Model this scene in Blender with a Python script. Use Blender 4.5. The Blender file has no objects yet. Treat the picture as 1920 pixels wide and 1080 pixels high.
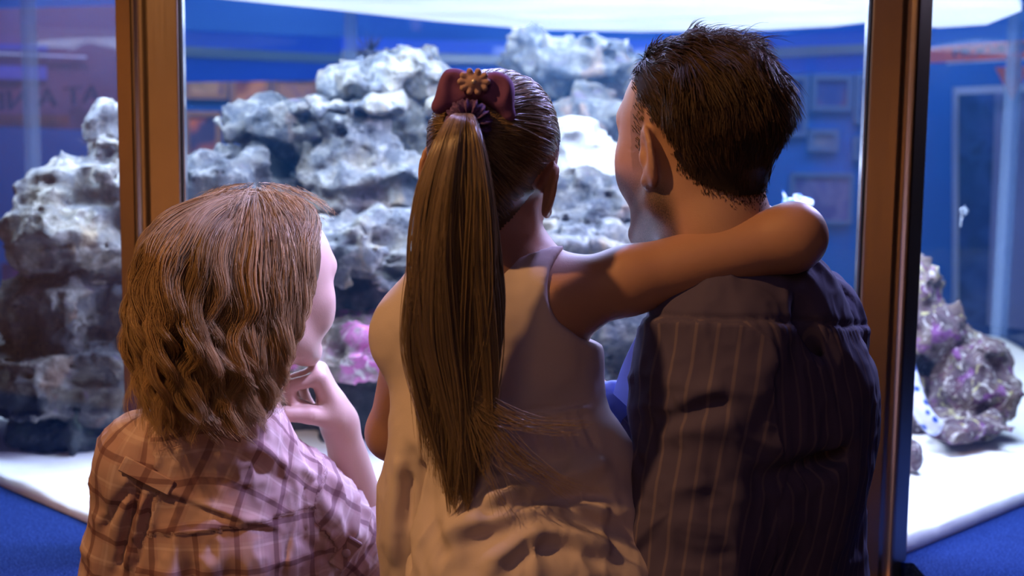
import bpy, math, random, time
import numpy as np
from mathutils import Matrix, Vector
T0 = time.time()
S = bpy.context.scene
COL = S.collection
RNG = np.random.default_rng(7)
random.seed(7)

# ------------------------------------------------------------------ camera
F = 2667.0
PITCH, ROLL = math.radians(7.3), math.radians(0.67)
CAM = np.array([0.0, 0.0, 1.72])
_f = np.array([0, math.cos(PITCH), -math.sin(PITCH)])
_r0 = np.array([1.0, 0, 0])
_u0 = np.cross(_r0, _f)
_r = math.cos(ROLL) * _r0 + math.sin(ROLL) * _u0
_u = -math.sin(ROLL) * _r0 + math.cos(ROLL) * _u0


def P(px, py, Y):
    """the point at distance Y (along the room's depth axis) on a sight line"""
    d = _f + (px - 960) / F * _r + (540 - py) / F * _u
    return CAM + d * (Y / d[1])


def PZ(px, py, z):
    d = _f + (px - 960) / F * _r + (540 - py) / F * _u
    return CAM + d * ((z - CAM[2]) / d[2])


cam_data = bpy.data.cameras.new('camera')
cam = bpy.data.objects.new('camera', cam_data)
COL.objects.link(cam)
cam_data.sensor_width = 36
cam_data.lens = F * 36 / 1920
cam_data.clip_start = 0.05
M = Matrix.Identity(4)
for i in range(3):
    M[i][0], M[i][1], M[i][2], M[i][3] = _r[i], _u[i], -_f[i], CAM[i]
cam.matrix_world = M
cam_data.dof.use_dof = True
cam_data.dof.focus_distance = 1.74
cam_data.dof.aperture_fstop = 4.5
S.camera = cam
S.view_settings.view_transform = 'Standard'
S.view_settings.look = 'None'
S.view_settings.gamma = 1
S.view_settings.exposure = 0
S.view_settings.use_curve_mapping = False
S.cycles.use_denoising = True
S.cycles.max_bounces = 8
S.cycles.transparent_max_bounces = 24
S.cycles.caustics_reflective = False
S.cycles.caustics_refractive = False
S.cycles.sample_clamp_indirect = 6
S.cycles.blur_glossy = 0.5

# ------------------------------------------------------------------ objects


def link(o, parent=None):
    COL.objects.link(o)
    if parent is not None:
        o.parent = parent
    return o


def tag(o, label=None, cat=None, group=None, kind=None):
    if label:
        o['label'] = label
    if cat:
        o['category'] = cat
    if group:
        o['group'] = group
    if kind:
        o['kind'] = kind
    return o


def thing(name, label, cat, group=None, loc=(0, 0, 0)):
    o = bpy.data.objects.new(name, None)
    o.empty_display_size = 0.05
    o.location = loc
    link(o)
    return tag(o, label, cat, group)


def mesh_obj(name, V, Fc, mat, parent=None, smooth=True, attrs=None, origin=None):
    """V (n,3) array, Fc (m,3|4) int array or list of tuples -> ONE mesh object"""
    V = np.asarray(V, dtype=np.float64)
    me = bpy.data.meshes.new(name)
    if isinstance(Fc, np.ndarray):
        k = Fc.shape[1]
        nf = len(Fc)
        me.vertices.add(len(V))
        me.loops.add(nf * k)
        me.polygons.add(nf)
        me.loops.foreach_set('vertex_index', Fc.astype(np.int32).ravel())
        me.polygons.foreach_set('loop_start', np.arange(0, nf * k, k, dtype=np.int32))
        me.polygons.foreach_set('loop_total', np.full(nf, k, dtype=np.int32))
    else:
        me.from_pydata([tuple(v) for v in V], [], [tuple(f) for f in Fc])
    off = np.zeros(3)
    if parent is not None:
        off = np.array(parent.matrix_basis.translation)
        if parent.parent is not None:
            off = off + np.array(parent.parent.matrix_basis.translation)
    elif origin is not None:
        off = np.asarray(origin, dtype=float)
    me.vertices.foreach_set('co', (V - off).astype(np.float32).ravel())
    if smooth:
        me.polygons.foreach_set('use_smooth', np.ones(len(me.polygons), dtype=bool))
    if attrs:
        for an, arr in attrs.items():
            arr = np.asarray(arr, dtype=np.float32)
            if arr.ndim == 1:
                a = me.attributes.new(an, 'FLOAT', 'POINT')
                a.data.foreach_set('value', arr)
            else:
                a = me.attributes.new(an, 'FLOAT_VECTOR', 'POINT')
                if arr.shape[1] == 2:
                    arr = np.concatenate([arr, np.zeros((len(arr), 1), np.float32)], 1)
                a.data.foreach_set('vector', arr.ravel())
    me.update()
    me.validate()
    if mat is not None:
        me.materials.append(mat)
    o = bpy.data.objects.new(name, me)
    link(o, parent)
    if parent is None and origin is not None:
        o.location = origin
    return o


class MB:
    """collects simple shapes into one mesh"""

    def __init__(self):
        self.v, self.f = [], []

    def add(self, V, Fc):
        n = len(self.v)
        self.v += [tuple(p) for p in V]
        self.f += [tuple(i + n for i in f) for f in Fc]
        return self

    def box(self, lo, hi, M=None):
        lo, hi = np.array(lo, float), np.array(hi, float)
        V = np.array([[(lo, hi)[i][0], (lo, hi)[j][1], (lo, hi)[k][2]] for i in (0, 1) for j in (0, 1) for k in (0, 1)])
        if M is not None:
            V = V @ M[0].T + M[1]
        return self.add(V, [(0, 1, 3, 2), (4, 6, 7, 5), (0, 4, 5, 1), (2, 3, 7, 6), (0, 2, 6, 4), (1, 5, 7, 3)])

    def prism(self, poly, z0, z1):
        n = len(poly)
        V = [(p[0], p[1], z0) for p in poly] + [(p[0], p[1], z1) for p in poly]
        Fc = [tuple(range(n - 1, -1, -1)), tuple(range(n, 2 * n))]
        Fc += [(i, (i + 1) % n, n + (i + 1) % n, n + i) for i in range(n)]
        return self.add(V, Fc)

    def tube(self, pts, rad, n=8, cap=True):
        V, Fc = tube_mesh(np.array(pts, float), rad, n, cap)
        return self.add(V, Fc)

    def build(self, name, mat, parent=None, smooth=False, bevel=0, origin=None):
        o = mesh_obj(name, np.array(self.v), self.f, mat, parent, smooth, origin=origin)
        if bevel:
            m = o.modifiers.new('bevel', 'BEVEL')
            m.width, m.segments, m.limit_method = bevel, 3, 'ANGLE'
        return o


def norm(v):
    v = np.asarray(v, float)
    return v / (np.linalg.norm(v, axis=-1, keepdims=True) + 1e-12)


def frames(pts):
    """tangent and two side vectors along paths (...,K,3), steady along each path"""
    t = norm(np.gradient(pts, axis=-2))
    k = pts.shape[-2]
    d = pts[..., -1, :] - pts[..., 0, :]
    ref = np.cross(pts[..., k // 2, :] - pts[..., 0, :], d)
    L = np.linalg.norm(d, axis=-1, keepdims=True)
    weak = np.linalg.norm(ref, axis=-1, keepdims=True) < 0.02 * L ** 2
    dn = norm(d)
    alt = np.cross(dn, np.where(np.abs(dn[..., 2:3]) > 0.8, np.array([0, 1.0, 0]), np.array([0, 0, 1.0])))
    ref = norm(np.where(weak, alt, ref))[..., None, :]
    a = norm(ref - (ref * t).sum(-1, keepdims=True) * t)
    b = np.cross(t, a)
    return t, a, b


def tube_mesh(pts, rad, n=8, cap=True):
    k = len(pts)
    rad = np.broadcast_to(np.asarray(rad, float), (k,))
    t, a, b = frames(pts)
    ang = np.arange(n) * 2 * math.pi / n
    V = pts[:, None] + rad[:, None, None] * (a[:, None] * np.cos(ang)[None, :, None] + b[:, None] * np.sin(ang)[None, :, None])
    V = V.reshape(-1, 3)
    Fc = [(i * n + j, i * n + (j + 1) % n, (i + 1) * n + (j + 1) % n, (i + 1) * n + j) for i in range(k - 1) for j in range(n)]
    if cap:
        Fc += [tuple(range(n - 1, -1, -1)), tuple((k - 1) * n + j for j in range(n))]
    return V, Fc


def strands_mesh(paths, r0, tip=0.15, sides=3, seed=0):
    """many hairs: paths (N,K,3) -> V, F(quads) and a per-hair random value and t along"""
    N, K, _ = paths.shape
    t, a, b = frames(paths)
    prof = np.linspace(1, 1, K)
    s = np.linspace(0, 1, K)
    prof = np.where(s > 0.6, 1 - (s - 0.6) / 0.4 * (1 - tip), 1.0)
    rr = np.broadcast_to(np.asarray(r0, float).reshape(-1, 1), (N, 1)) * prof[None]
    rs = np.random.default_rng(seed)
    ph = rs.uniform(0, 6.28, (N, 1, 1))
    ang = np.arange(sides)[None, None, :] * 2 * math.pi / sides + ph
    V = paths[:, :, None] + rr[:, :, None, None] * (a[:, :, None] * np.cos(ang)[..., None] + b[:, :, None] * np.sin(ang)[..., None])
    V = V.reshape(-1, 3)
    base = (np.arange(N) * K * sides)[:, None, None]
    i = np.arange(K - 1)[None, :, None] * sides
    j = np.arange(sides)[None, None, :]
    j2 = (j + 1) % sides
    q = np.stack([base + i + j, base + i + j2, base + i + sides + j2, base + i + sides + j], -1).reshape(-1, 4)
    rnd = np.repeat(rs.uniform(0, 1, N), K * sides)
    tt = np.tile(np.repeat(s, sides), N)
    return V, q, rnd, tt


# ------------------------------------------------------------------ noise (numpy)
def _hash(ix, iy, iz, seed):
    h = (ix.astype(np.int64) * 374761393 + iy.astype(np.int64) * 668265263 + iz.astype(np.int64) * 2147483647 + seed * 1274126177) & 0xFFFFFFFF
    h = ((h ^ (h >> 13)) * 1274126177) & 0xFFFFFFFF
    h = h ^ (h >> 16)
    return (h & 0xFFFF).astype(np.float32) / 32767.5 - 1.0


def vnoise(p, seed=0):
    """smooth value noise, p (...,3), range about -1..1"""
    i = np.floor(p).astype(np.int64)
    f = (p - i).astype(np.float32)
    f = f * f * f * (f * (f * 6 - 15) + 10)
    x, y, z = i[..., 0], i[..., 1], i[..., 2]
    out = 0
    for dx in (0, 1):
        wx = f[..., 0] if dx else 1 - f[..., 0]
        for dy in (0, 1):
            wy = f[..., 1] if dy else 1 - f[..., 1]
            for dz in (0, 1):
                wz = f[..., 2] if dz else 1 - f[..., 2]
                out = out + wx * wy * wz * _hash(x + dx, y + dy, z + dz, seed)
    return out


def fbm(p, octs=4, seed=0, gain=0.5, ridged=False):
    a, s, fr = 1.0, 0.0, 1.0
    for o in range(octs):
        n = vnoise(p * fr + o * 17.3, seed + o)
        if ridged:
            n = 1 - 2 * np.abs(n)
        s = s + a * n
        a *= gain
        fr *= 2.03
    return s


# ------------------------------------------------------------------ SDF bodies
def smin(a, b, k):
    h = np.clip(0.5 + 0.5 * (b - a) / k, 0, 1)
    return b + (a - b) * h - k * h * (1 - h)


class Body:
    """a signed distance field on a grid: round cones and ellipsoids melted into one
    continuous surface, then meshed with surface nets"""

    def __init__(self, lo, hi, h):
        self.lo, self.h = np.array(lo, float), h
        self.n = np.ceil((np.array(hi) - self.lo) / h).astype(int) + 1
        self.d = np.full(self.n, 0.2, np.float32)
        self.ax = [self.lo[i] + h * np.arange(self.n[i]) for i in range(3)]

    def _sub(self, lo, hi):
        a = np.clip(np.floor((np.array(lo) - self.lo) / self.h).astype(int), 0, self.n)
        b = np.clip(np.ceil((np.array(hi) - self.lo) / self.h).astype(int) + 1, 0, self.n)
        sl = tuple(slice(a[i], b[i]) for i in range(3))
        if any(b[i] <= a[i] for i in range(3)):
            return None, None
        X = np.meshgrid(self.ax[0][sl[0]], self.ax[1][sl[1]], self.ax[2][sl[2]], indexing='ij')
        return sl, np.stack(X, -1).astype(np.float32)

    def _apply(self, sl, dd, k, mode):
        g = self.d[sl]
        if mode == 'add':
            self.d[sl] = smin(g, dd, k) if k > 0 else np.minimum(g, dd)
        elif mode == 'sub':
            self.d[sl] = -smin(-g, dd, k) if k > 0 else np.maximum(g, -dd)
        elif mode == 'and':
            self.d[sl] = -smin(-g, -dd, k)

    def cone(self, a, b, ra, rb=None, k=0.02, mode='add'):
        rb = ra if rb is None else rb
        a, b = np.asarray(a, float), np.asarray(b, float)
        m = max(ra, rb) + k + 0.03
        sl, X = self._sub(np.minimum(a, b) - m, np.maximum(a, b) + m)
        if sl is None:
            return self
        ab = (b - a).astype(np.float32)
        t = np.clip(((X - a.astype(np.float32)) @ ab) / float(ab @ ab + 1e-9), 0, 1)
        dd = np.linalg.norm(X - a.astype(np.float32) - t[..., None] * ab, axis=-1) - (ra + (rb - ra) * t)
        self._apply(sl, dd, k, mode)
        return self

    def chain(self, pts, rad, k=0.02, mode='add'):
        for i in range(len(pts) - 1):
            self.cone(pts[i], pts[i + 1], rad[i], rad[i + 1], k if i == 0 else min(k, 0.02), mode)
        return self

    def ell(self, c, r, R=None, k=0.02, mode='add'):
        c, r = np.asarray(c, float), np.asarray(r, float)
        m = r.max() + k + 0.03
        sl, X = self._sub(c - m, c + m)
        if sl is None:
            return self
        Q = X - c.astype(np.float32)
        if R is not None:
            Q = Q @ np.asarray(R, np.float32)      # columns of R = local axes
        k0 = np.linalg.norm(Q / r.astype(np.float32), axis=-1)
        k1 = np.linalg.norm(Q / (r * r).astype(np.float32), axis=-1) + 1e-6
        self._apply(sl, k0 * (k0 - 1) / k1, k, mode)
        return self

    def plane(self, p, n, k=0.004):
        """keep what lies behind the plane (point p, outward normal n)"""
        X = np.stack(np.meshgrid(*self.ax, indexing='ij'), -1).astype(np.float32)
        dd = (X - np.asarray(p, np.float32)) @ np.asarray(norm(n), np.float32)
        self.d = -smin(-self.d, -dd, k)
        return self

    def mesh(self):
        d = self.d
        s = d < 0
        n0, n1, n2 = d.shape
        c = [s[i:n0 - 1 + i, j:n1 - 1 + j, k:n2 - 1 + k] for i in (0, 1) for j in (0, 1) for k in (0, 1)]
        cnt = sum(x.astype(np.int8) for x in c)
        act = (cnt > 0) & (cnt < 8)
        idx = np.full(act.shape, -1, np.int64)
        cells = np.argwhere(act)
        idx[act] = np.arange(len(cells))
        ci, cj, ck = cells.T
        acc = np.zeros((len(cells), 3))
        num = np.zeros(len(cells))
        corners = [(i, j, k) for i in (0, 1) for j in (0, 1) for k in (0, 1)]
        val = {q: d[ci + q[0], cj + q[1], ck + q[2]] for q in corners}
        for q in corners:
            for ax in range(3):
                if q[ax] == 0:
                    w = list(q)
                    w[ax] = 1
                    w = tuple(w)
                    a, b = val[q], val[w]
                    cr = (a < 0) != (b < 0)
                    t = np.where(cr, a / np.where(cr, a - b, 1), 0)
                    p = np.zeros((len(cells), 3))
                    for e in range(3):
                        p[:, e] = q[e]
                    p[:, ax] = t
                    acc[cr] += p[cr]
                    num[cr] += 1
        V = self.lo + self.h * (cells + acc / num[:, None])
        Fs = []
        for ax in range(3):
            sh = [slice(1, None), slice(1, None), slice(1, None)]
            a_sl = [slice(1, d.shape[e] - 1) for e in range(3)]
            b_sl = list(a_sl)
            a_sl[ax] = slice(0, d.shape[ax] - 1)
            b_sl[ax] = slice(1, d.shape[ax])
            A, B = s[tuple(a_sl)], s[tuple(b_sl)]
            for flip in (False, True):
                e = np.argwhere((A & ~B) if not flip else (~A & B))
                if len(e) == 0:
                    continue
                e = e + np.array([0 if q == ax else 1 for q in range(3)])
                o1, o2 = [(1, 2), (2, 0), (0, 1)][ax]
                u1, u2 = np.zeros(3, int), np.zeros(3, int)
                u1[o1] = 1
                u2[o2] = 1
                q = [e - u1 - u2, e - u2, e, e - u1]
                q = [idx[x[:, 0], x[:, 1], x[:, 2]] for x in q]
                qq = np.stack(q if not flip else q[::-1], -1)
                Fs.append(qq[(qq >= 0).all(1)])
        return V, np.concatenate(Fs)


def vnormals(V, Q):
    n = np.cross(V[Q[:, 2]] - V[Q[:, 0]], V[Q[:, 3]] - V[Q[:, 1]])
    N = np.zeros_like(V)
    for i in range(4):
        np.add.at(N, Q[:, i], n)
    return norm(N)


def relax(V, Q, it=2, lam=0.5):
    """light smoothing of a surface-nets mesh"""
    e = np.concatenate([Q[:, [0, 1]], Q[:, [1, 2]], Q[:, [2, 3]], Q[:, [3, 0]]])
    e = np.concatenate([e, e[:, ::-1]])
    deg = np.bincount(e[:, 0], minlength=len(V)).astype(float)
    for _ in range(it):
        s = np.stack([np.bincount(e[:, 0], V[e[:, 1], i], minlength=len(V)) for i in range(3)], 1)
        V = V + lam * (s / np.maximum(deg, 1)[:, None] - V)
    return V


def Rz(a):
    c, s = math.cos(a), math.sin(a)
    return np.array([[c, -s, 0], [s, c, 0], [0, 0, 1.0]])


def Rx(a):
    c, s = math.cos(a), math.sin(a)
    return np.array([[1.0, 0, 0], [0, c, -s], [0, s, c]])


def Ry(a):
    c, s = math.cos(a), math.sin(a)
    return np.array([[c, 0, s], [0, 1.0, 0], [-s, 0, c]])


# ------------------------------------------------------------------ materials
def rgb(h):
    """sRGB hex -> linear rgba"""
    h = h.lstrip('#')
    c = [int(h[i:i + 2], 16) / 255 for i in (0, 2, 4)]
    return tuple(x / 12.92 if x <= 0.04045 else ((x + 0.055) / 1.055) ** 2.4 for x in c) + (1,)


class Mat:
    def __init__(self, name, color=(0.5, 0.5, 0.5, 1), rough=0.6, metal=0.0, spec=0.5, **kw):
        self.m = bpy.data.materials.new(name)
        self.m.use_nodes = True
        self.t = self.m.node_tree
        self.b = self.t.nodes['Principled BSDF']
        self.out = self.t.nodes['Material Output']
        self.b.inputs['Base Color'].default_value = color
        self.b.inputs['Roughness'].default_value = rough
        self.b.inputs['Metallic'].default_value = metal
        self.b.inputs['Specular IOR Level'].default_value = spec
        for k, v in kw.items():
            self.b.inputs[k.replace('_', ' ')].default_value = v

    def n(self, typ, **kw):
        nd = self.t.nodes.new(typ)
        for k, v in kw.items():
            if k.startswith('i_'):
                key = k[2:]
                key = int(key) if key.isdigit() else key.replace('_', ' ')
                if isinstance(v, bpy.types.NodeSocket):
                    self.t.links.new(v, nd.inputs[key])
                else:
                    nd.inputs[key].default_value = v
            else:
                setattr(nd, k, v)
        return nd

    def l(self, a, b):
        self.t.links.new(a, b)

    def noise(self, scale, detail=4, rough=0.5, vec=None, dist=0.0):
        nd = self.n('ShaderNodeTexNoise', i_Scale=scale, i_Detail=detail, i_Roughness=rough, i_Distortion=dist)
        if vec is not None:
            self.l(vec, nd.inputs['Vector'])
        return nd.outputs['Fac']

    def ramp(self, fac, stops, interp='LINEAR'):
        nd = self.n('ShaderNodeValToRGB')
        cr = nd.color_ramp
        cr.interpolation = interp
        while len(cr.elements) < len(stops):
            cr.elements.new(0.5)
        for e, (p, c) in zip(cr.elements, stops):
            e.position = p
            e.color = c
        self.l(fac, nd.inputs['Fac'])
        return nd.outputs['Color']

    def mix(self, fac, a, b, blend='MIX'):
        nd = self.n('ShaderNodeMix', data_type='RGBA', blend_type=blend)
        for s, v in ((nd.inputs[0], fac), (nd.inputs[6], a), (nd.inputs[7], b)):
            if isinstance(v, bpy.types.NodeSocket):
                self.l(v, s)
            else:
                s.default_value = v
        return nd.outputs[2]

    def math(self, op, a, b=0.0, c=0.0, clamp=False):
        nd = self.n('ShaderNodeMath', operation=op, use_clamp=clamp)
        for i, v in enumerate((a, b, c)):
            if isinstance(v, bpy.types.NodeSocket):
                self.l(v, nd.inputs[i])
            else:
                nd.inputs[i].default_value = v
        return nd.outputs[0]

    def attr(self, name):
        return self.n('ShaderNodeAttribute', attribute_name=name)

    def obj_co(self):
        return self.n('ShaderNodeTexCoord').outputs['Object']

    def color(self, sock):
        self.l(sock, self.b.inputs['Base Color'])
        return self

    def bump(self, h, strength=0.3, dist=0.01):
        nd = self.n('ShaderNodeBump', i_Strength=strength, i_Distance=dist)
        self.l(h, nd.inputs['Height'])
        self.l(nd.outputs['Normal'], self.b.inputs['Normal'])
        return self


def log(*a):
    print('[%.1fs]' % (time.time() - T0), *a)
# =================================================================== materials of the place
def m_plain(name, hexc, rough=0.7, **kw):
    return Mat(name, rgb(hexc), rough, **kw).m


mm = Mat('bronze_brushed', (0.60, 0.40, 0.25, 1), 0.34, 1.0)
co = mm.obj_co()
mp = mm.n('ShaderNodeMapping')
mm.l(co, mp.inputs['Vector'])
mp.inputs['Scale'].default_value = (900, 900, 6)
ns = mm.noise(1.0, 3, 0.6, mp.outputs[0])
mm.l(mm.math('MULTIPLY_ADD', ns, 0.22, 0.22), mm.b.inputs['Roughness'])
n2 = mm.noise(5.0, 3, 0.6, co)
mm.color(mm.mix(n2, (0.58, 0.42, 0.28, 1), (0.42, 0.32, 0.23, 1)))
mm.bump(ns, 0.05, 0.001)
M_BRONZE = mm.m

mm = Mat('acrylic', (1, 1, 1, 1), 0.03)
tr = mm.n('ShaderNodeBsdfTransparent', i_Color=(0.965, 0.98, 1.0, 1))
gl = mm.n('ShaderNodeBsdfGlossy', i_Roughness=0.02, i_Color=(1, 1, 1, 1))
fr = mm.n('ShaderNodeFresnel', i_IOR=1.35)
mx = mm.n('ShaderNodeMixShader')
mm.l(mm.math('MINIMUM', mm.math('MULTIPLY', fr.outputs[0], 0.35), 0.05), mx.inputs[0])
mm.l(tr.outputs[0], mx.inputs[1])
mm.l(gl.outputs[0], mx.inputs[2])
mm.l(mx.outputs[0], mm.out.inputs['Surface'])
M_GLASS = mm.m

mm = Mat('acrylic_seam', (0.5, 0.65, 0.95, 1), 0.25)
tr = mm.n('ShaderNodeBsdfTransparent', i_Color=(0.8, 0.9, 1.0, 1))
mx = mm.n('ShaderNodeMixShader')
mx.inputs[0].default_value = 0.3
mm.l(tr.outputs[0], mx.inputs[1])
mm.l(mm.b.outputs[0], mx.inputs[2])
mm.l(mx.outputs[0], mm.out.inputs['Surface'])
M_SEAM = mm.m

mm = Mat('white_sand', (0.86, 0.86, 0.84, 1), 0.9, spec=0.1)
co = mm.obj_co()
g = mm.noise(420, 3, 0.7, co)
g2 = mm.noise(16, 4, 0.6, co)
mm.color(mm.mix(mm.math('GREATER_THAN', g, 0.66), mm.ramp(g2, [(0.3, (0.80, 0.80, 0.79, 1)), (0.7, (0.9, 0.9, 0.88, 1))]), (0.45, 0.43, 0.42, 1)))
mm.bump(mm.math('ADD', g, g2), 0.35, 0.006)
M_SAND = mm.m

mm = Mat('blue_carpet', (0.02, 0.06, 0.3, 1), 0.95, spec=0.05)
co = mm.obj_co()
g = mm.noise(330, 2, 0.8, co)
mm.color(mm.ramp(g, [(0.32, (0.006, 0.014, 0.075, 1)), (0.55, (0.018, 0.045, 0.21, 1)), (0.72, (0.06, 0.12, 0.38, 1))]))
mm.bump(g, 0.9, 0.006)
M_CARPET = mm.m

M_WALLBLUE = Mat('blue_paint', (0.006, 0.12, 0.55, 1), 0.8).m
M_TAN = m_plain('tan_paint', '8a6a4c', 0.8)
M_DARK = m_plain('dark_paint', '14151c', 0.8)

# =================================================================== the setting
def struct(name, V, Fc, mat):
    o = mesh_obj(name, np.array(V, float), Fc, mat, None, False)
    return tag(o, kind='structure')


def slab(name, lo, hi, mat):
    b = MB().box(lo, hi)
    o = b.build(name, mat)
    return tag(o, kind='structure')


mm = Mat('dark_floor', (0.05, 0.05, 0.07, 1), 0.5)
mm.color(mm.ramp(mm.noise(6, 4, 0.6, mm.obj_co()), [(0.3, (0.035, 0.035, 0.05, 1)), (0.7, (0.07, 0.065, 0.07, 1))]))
slab('floor', (-6, -3.2, -0.1), (6, 9.2, 0), mm.m)
slab('ceiling', (-6, -3.2, 3.9), (6, 9.2, 4.0), M_DARK)
slab('wall_front', (-6, -3.3, 0), (6, -3.2, 3.9), M_TAN)
slab('wall_left', (-6.1, -3.2, 0), (-6, 9.2, 3.9), M_TAN)
slab('wall_right', (6, -3.2, 0), (6.1, 9.2, 3.9), M_DARK)

# dark blue exhibition wall beyond the tank
WY = 8.2
slab('wall_back', (-6, WY, 0), (6, WY + 0.1, 3.9), M_WALLBLUE)

# =================================================================== aquarium tank
ZL = 0.95
A, B = np.array([-0.63, 2.35]), np.array([0.675, 2.35])
SIDE = B[0] - A[0]
q = SIDE / math.sqrt(2)
OCT = [A, B, B + [q, q], B + [q, q + SIDE], B + [0, 2 * q + SIDE], A + [0, 2 * q + SIDE], A + [-q, q + SIDE], A + [-q, q]]
OC = np.mean(OCT, 0)


def grow(d):
    ap = SIDE * (1 + math.sqrt(2)) / 2
    return [tuple(OC + (p - OC) * (ap + d) / ap) for p in OCT]


tank = thing('aquarium', 'tall eight-sided aquarium with bronze corner posts on a blue carpeted plinth', 'aquarium', loc=(OC[0], OC[1], 0))
FY = A[1] - 0.012


def apron():
    """outline of the plinth: wide carpeted wings beside the glass, flush with the front pane"""
    g = [np.array(p) for p in grow(0.42)]
    wl, wr = A[0] - 0.012, B[0] + 0.012
    front = [(A[0] - 0.75, 2.0), (wl, 2.0), (wl, FY), (wr, FY), (wr, 2.0), (B[0] + 0.75, 2.0)]
    return front + [tuple(p) for p in g[2:]]


MB().prism(apron(), 0.0, ZL - 0.004).build('plinth', M_CARPET, tank)
MB().prism(apron(), ZL - 0.003, ZL + 0.008).build('carpet_ledge', M_CARPET, tank)
MB().box((A[0] + 0.03, FY - 0.05, ZL - 0.05), (B[0] - 0.03, FY - 0.001, ZL - 0.012)).build('front_sill', M_BRONZE, tank, bevel=0.006)
for k in range(8):
    p0, p1 = OCT[k], OCT[(k + 1) % 8]
    u = norm(p1 - p0)
    nn = np.array([u[1], -u[0]])
    p0, p1 = p0 + u * 0.012, p1 - u * 0.012
    b = MB().prism([p0, p1, p1 - nn * 0.014, p0 - nn * 0.014][::-1], ZL + 0.005, 2.34)
    b.build('glass_pane', M_GLASS, tank)

M_RIM = Mat('polished_edge', (0.75, 0.78, 0.9, 1), 0.2, 1.0).m
M_SEAL = m_plain('black_seal', '08090f', 0.4)


def post(px_in, px_c, px_out, sgn):
    """bronze corner post: flat front face, narrow angled side face; sgn +1 right, -1 left"""
    Y0 = 2.318
    xi, xc, xo = P(px_in, 300, Y0)[0], P(px_c, 300, Y0)[0], P(px_out, 300, Y0 + 0.03)[0]
    w = abs(xo - xc)
    g_ = sgn * 0.012
    pl = [(xi, Y0), (xc - g_ * 1.9, Y0), (xc - g_ * 1.5, Y0 + 0.0035), (xc - g_ * 0.7, Y0 + 0.0035), (xc - g_ * 0.3, Y0 - 0.001), (xc + g_ * 0.2, Y0 + 0.0005), (xo, Y0 + w * 1.05), (xo - sgn * 0.035, Y0 + w + 0.075), (xi + sgn * 0.028, Y0 + 0.075), (xi, Y0 + 0.03)]
    o = MB().prism(pl if sgn > 0 else pl[::-1], 0.0, 2.5).build('corner_post', M_BRONZE, tank, bevel=0.0035)
    s = MB().box((min(xi, xi - sgn * 0.003), Y0 + 0.004, ZL), (max(xi, xi - sgn * 0.003), Y0 + 0.03, 2.4)).build('glazing_seal', M_SEAL, o)
    r = MB().box((min(xi - sgn * 0.003, xi - sgn * 0.005), Y0 + 0.010, ZL), (max(xi - sgn * 0.003, xi - sgn * 0.005), Y0 + 0.03, 2.4)).build('polished_glass_edge', M_RIM, o)
    return o


post(338, 252, 219, -1)
post(1625, 1709, 1738, 1)
for k in range(2, 8):
    p = OCT[k]
    d = norm(p - OC)
    t = np.array([-d[1], d[0]])
    pl = [p + t * 0.022 - d * 0.03, p + t * 0.022 + d * 0.004, p - t * 0.022 + d * 0.004, p - t * 0.022 - d * 0.03]
    MB().prism(pl, ZL, 2.36).build('acrylic_corner_joint', M_SEAM, tank, bevel=0.004)
added_hood = MB()  # unseen ring and lid, added to stop tank light leaking out
o_, i_ = grow(0.06), grow(-0.05)
V = [(p[0], p[1], z) for z in (2.34, 2.62) for pl in (o_, i_) for p in pl]
Fc = []
for k in range(8):
    k2 = (k + 1) % 8
    Fc += [(k, k2, 16 + k2, 16 + k), (8 + k2, 8 + k, 24 + k, 24 + k2), (16 + k, 16 + k2, 24 + k2, 24 + k), (k2, k, 8 + k, 8 + k2)]
added_hood.add(V, Fc).build('added_hood', M_BRONZE, tank)
MB().prism(grow(0.06), 2.62, 2.66).build('added_hood_lid', M_DARK, tank)

# sand bed, heaped a little against the panes
pts, fcs = [], []
nr, na = 70, 160
ap = SIDE * (1 + math.sqrt(2)) / 2
for i in range(nr + 1):
    for j in range(na):
        a = 2 * math.pi * j / na
        c = max(math.cos(a - k * math.pi / 4) for k in range(8))
        R = (ap - 0.016) / c * (i / nr)
        pts.append((OC[0] + R * math.cos(a), OC[1] + R * math.sin(a), 0))
pts = np.array(pts)
pts[:, 2] = ZL + 0.030 + 0.016 * fbm(pts * [2.2, 2.2, 1], 3, 3) + 0.004 * fbm(pts * [14, 14, 1], 3, 5) + 0.018 * np.clip(pts[:, 0] - 0.6, 0, 1)
q = np.array([(i * na + j, i * na + (j + 1) % na, (i + 1) * na + (j + 1) % na, (i + 1) * na + j) for i in range(nr) for j in range(na)])
q = q[:, ::-1]
rim = pts[nr * na:].copy()
rim[:, 2] = ZL + 0.009
k0 = len(pts)
pts = np.concatenate([pts, rim])
j_ = np.arange(na)
q = np.concatenate([q, np.stack([nr * na + j_, k0 + j_, k0 + (j_ + 1) % na, nr * na + (j_ + 1) % na], 1)])
sand = mesh_obj('sand', pts, q, M_SAND, None, origin=(OC[0], OC[1], ZL))
tag(sand, 'bed of bright white sand on the floor of the aquarium', 'sand', kind='stuff')

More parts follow.
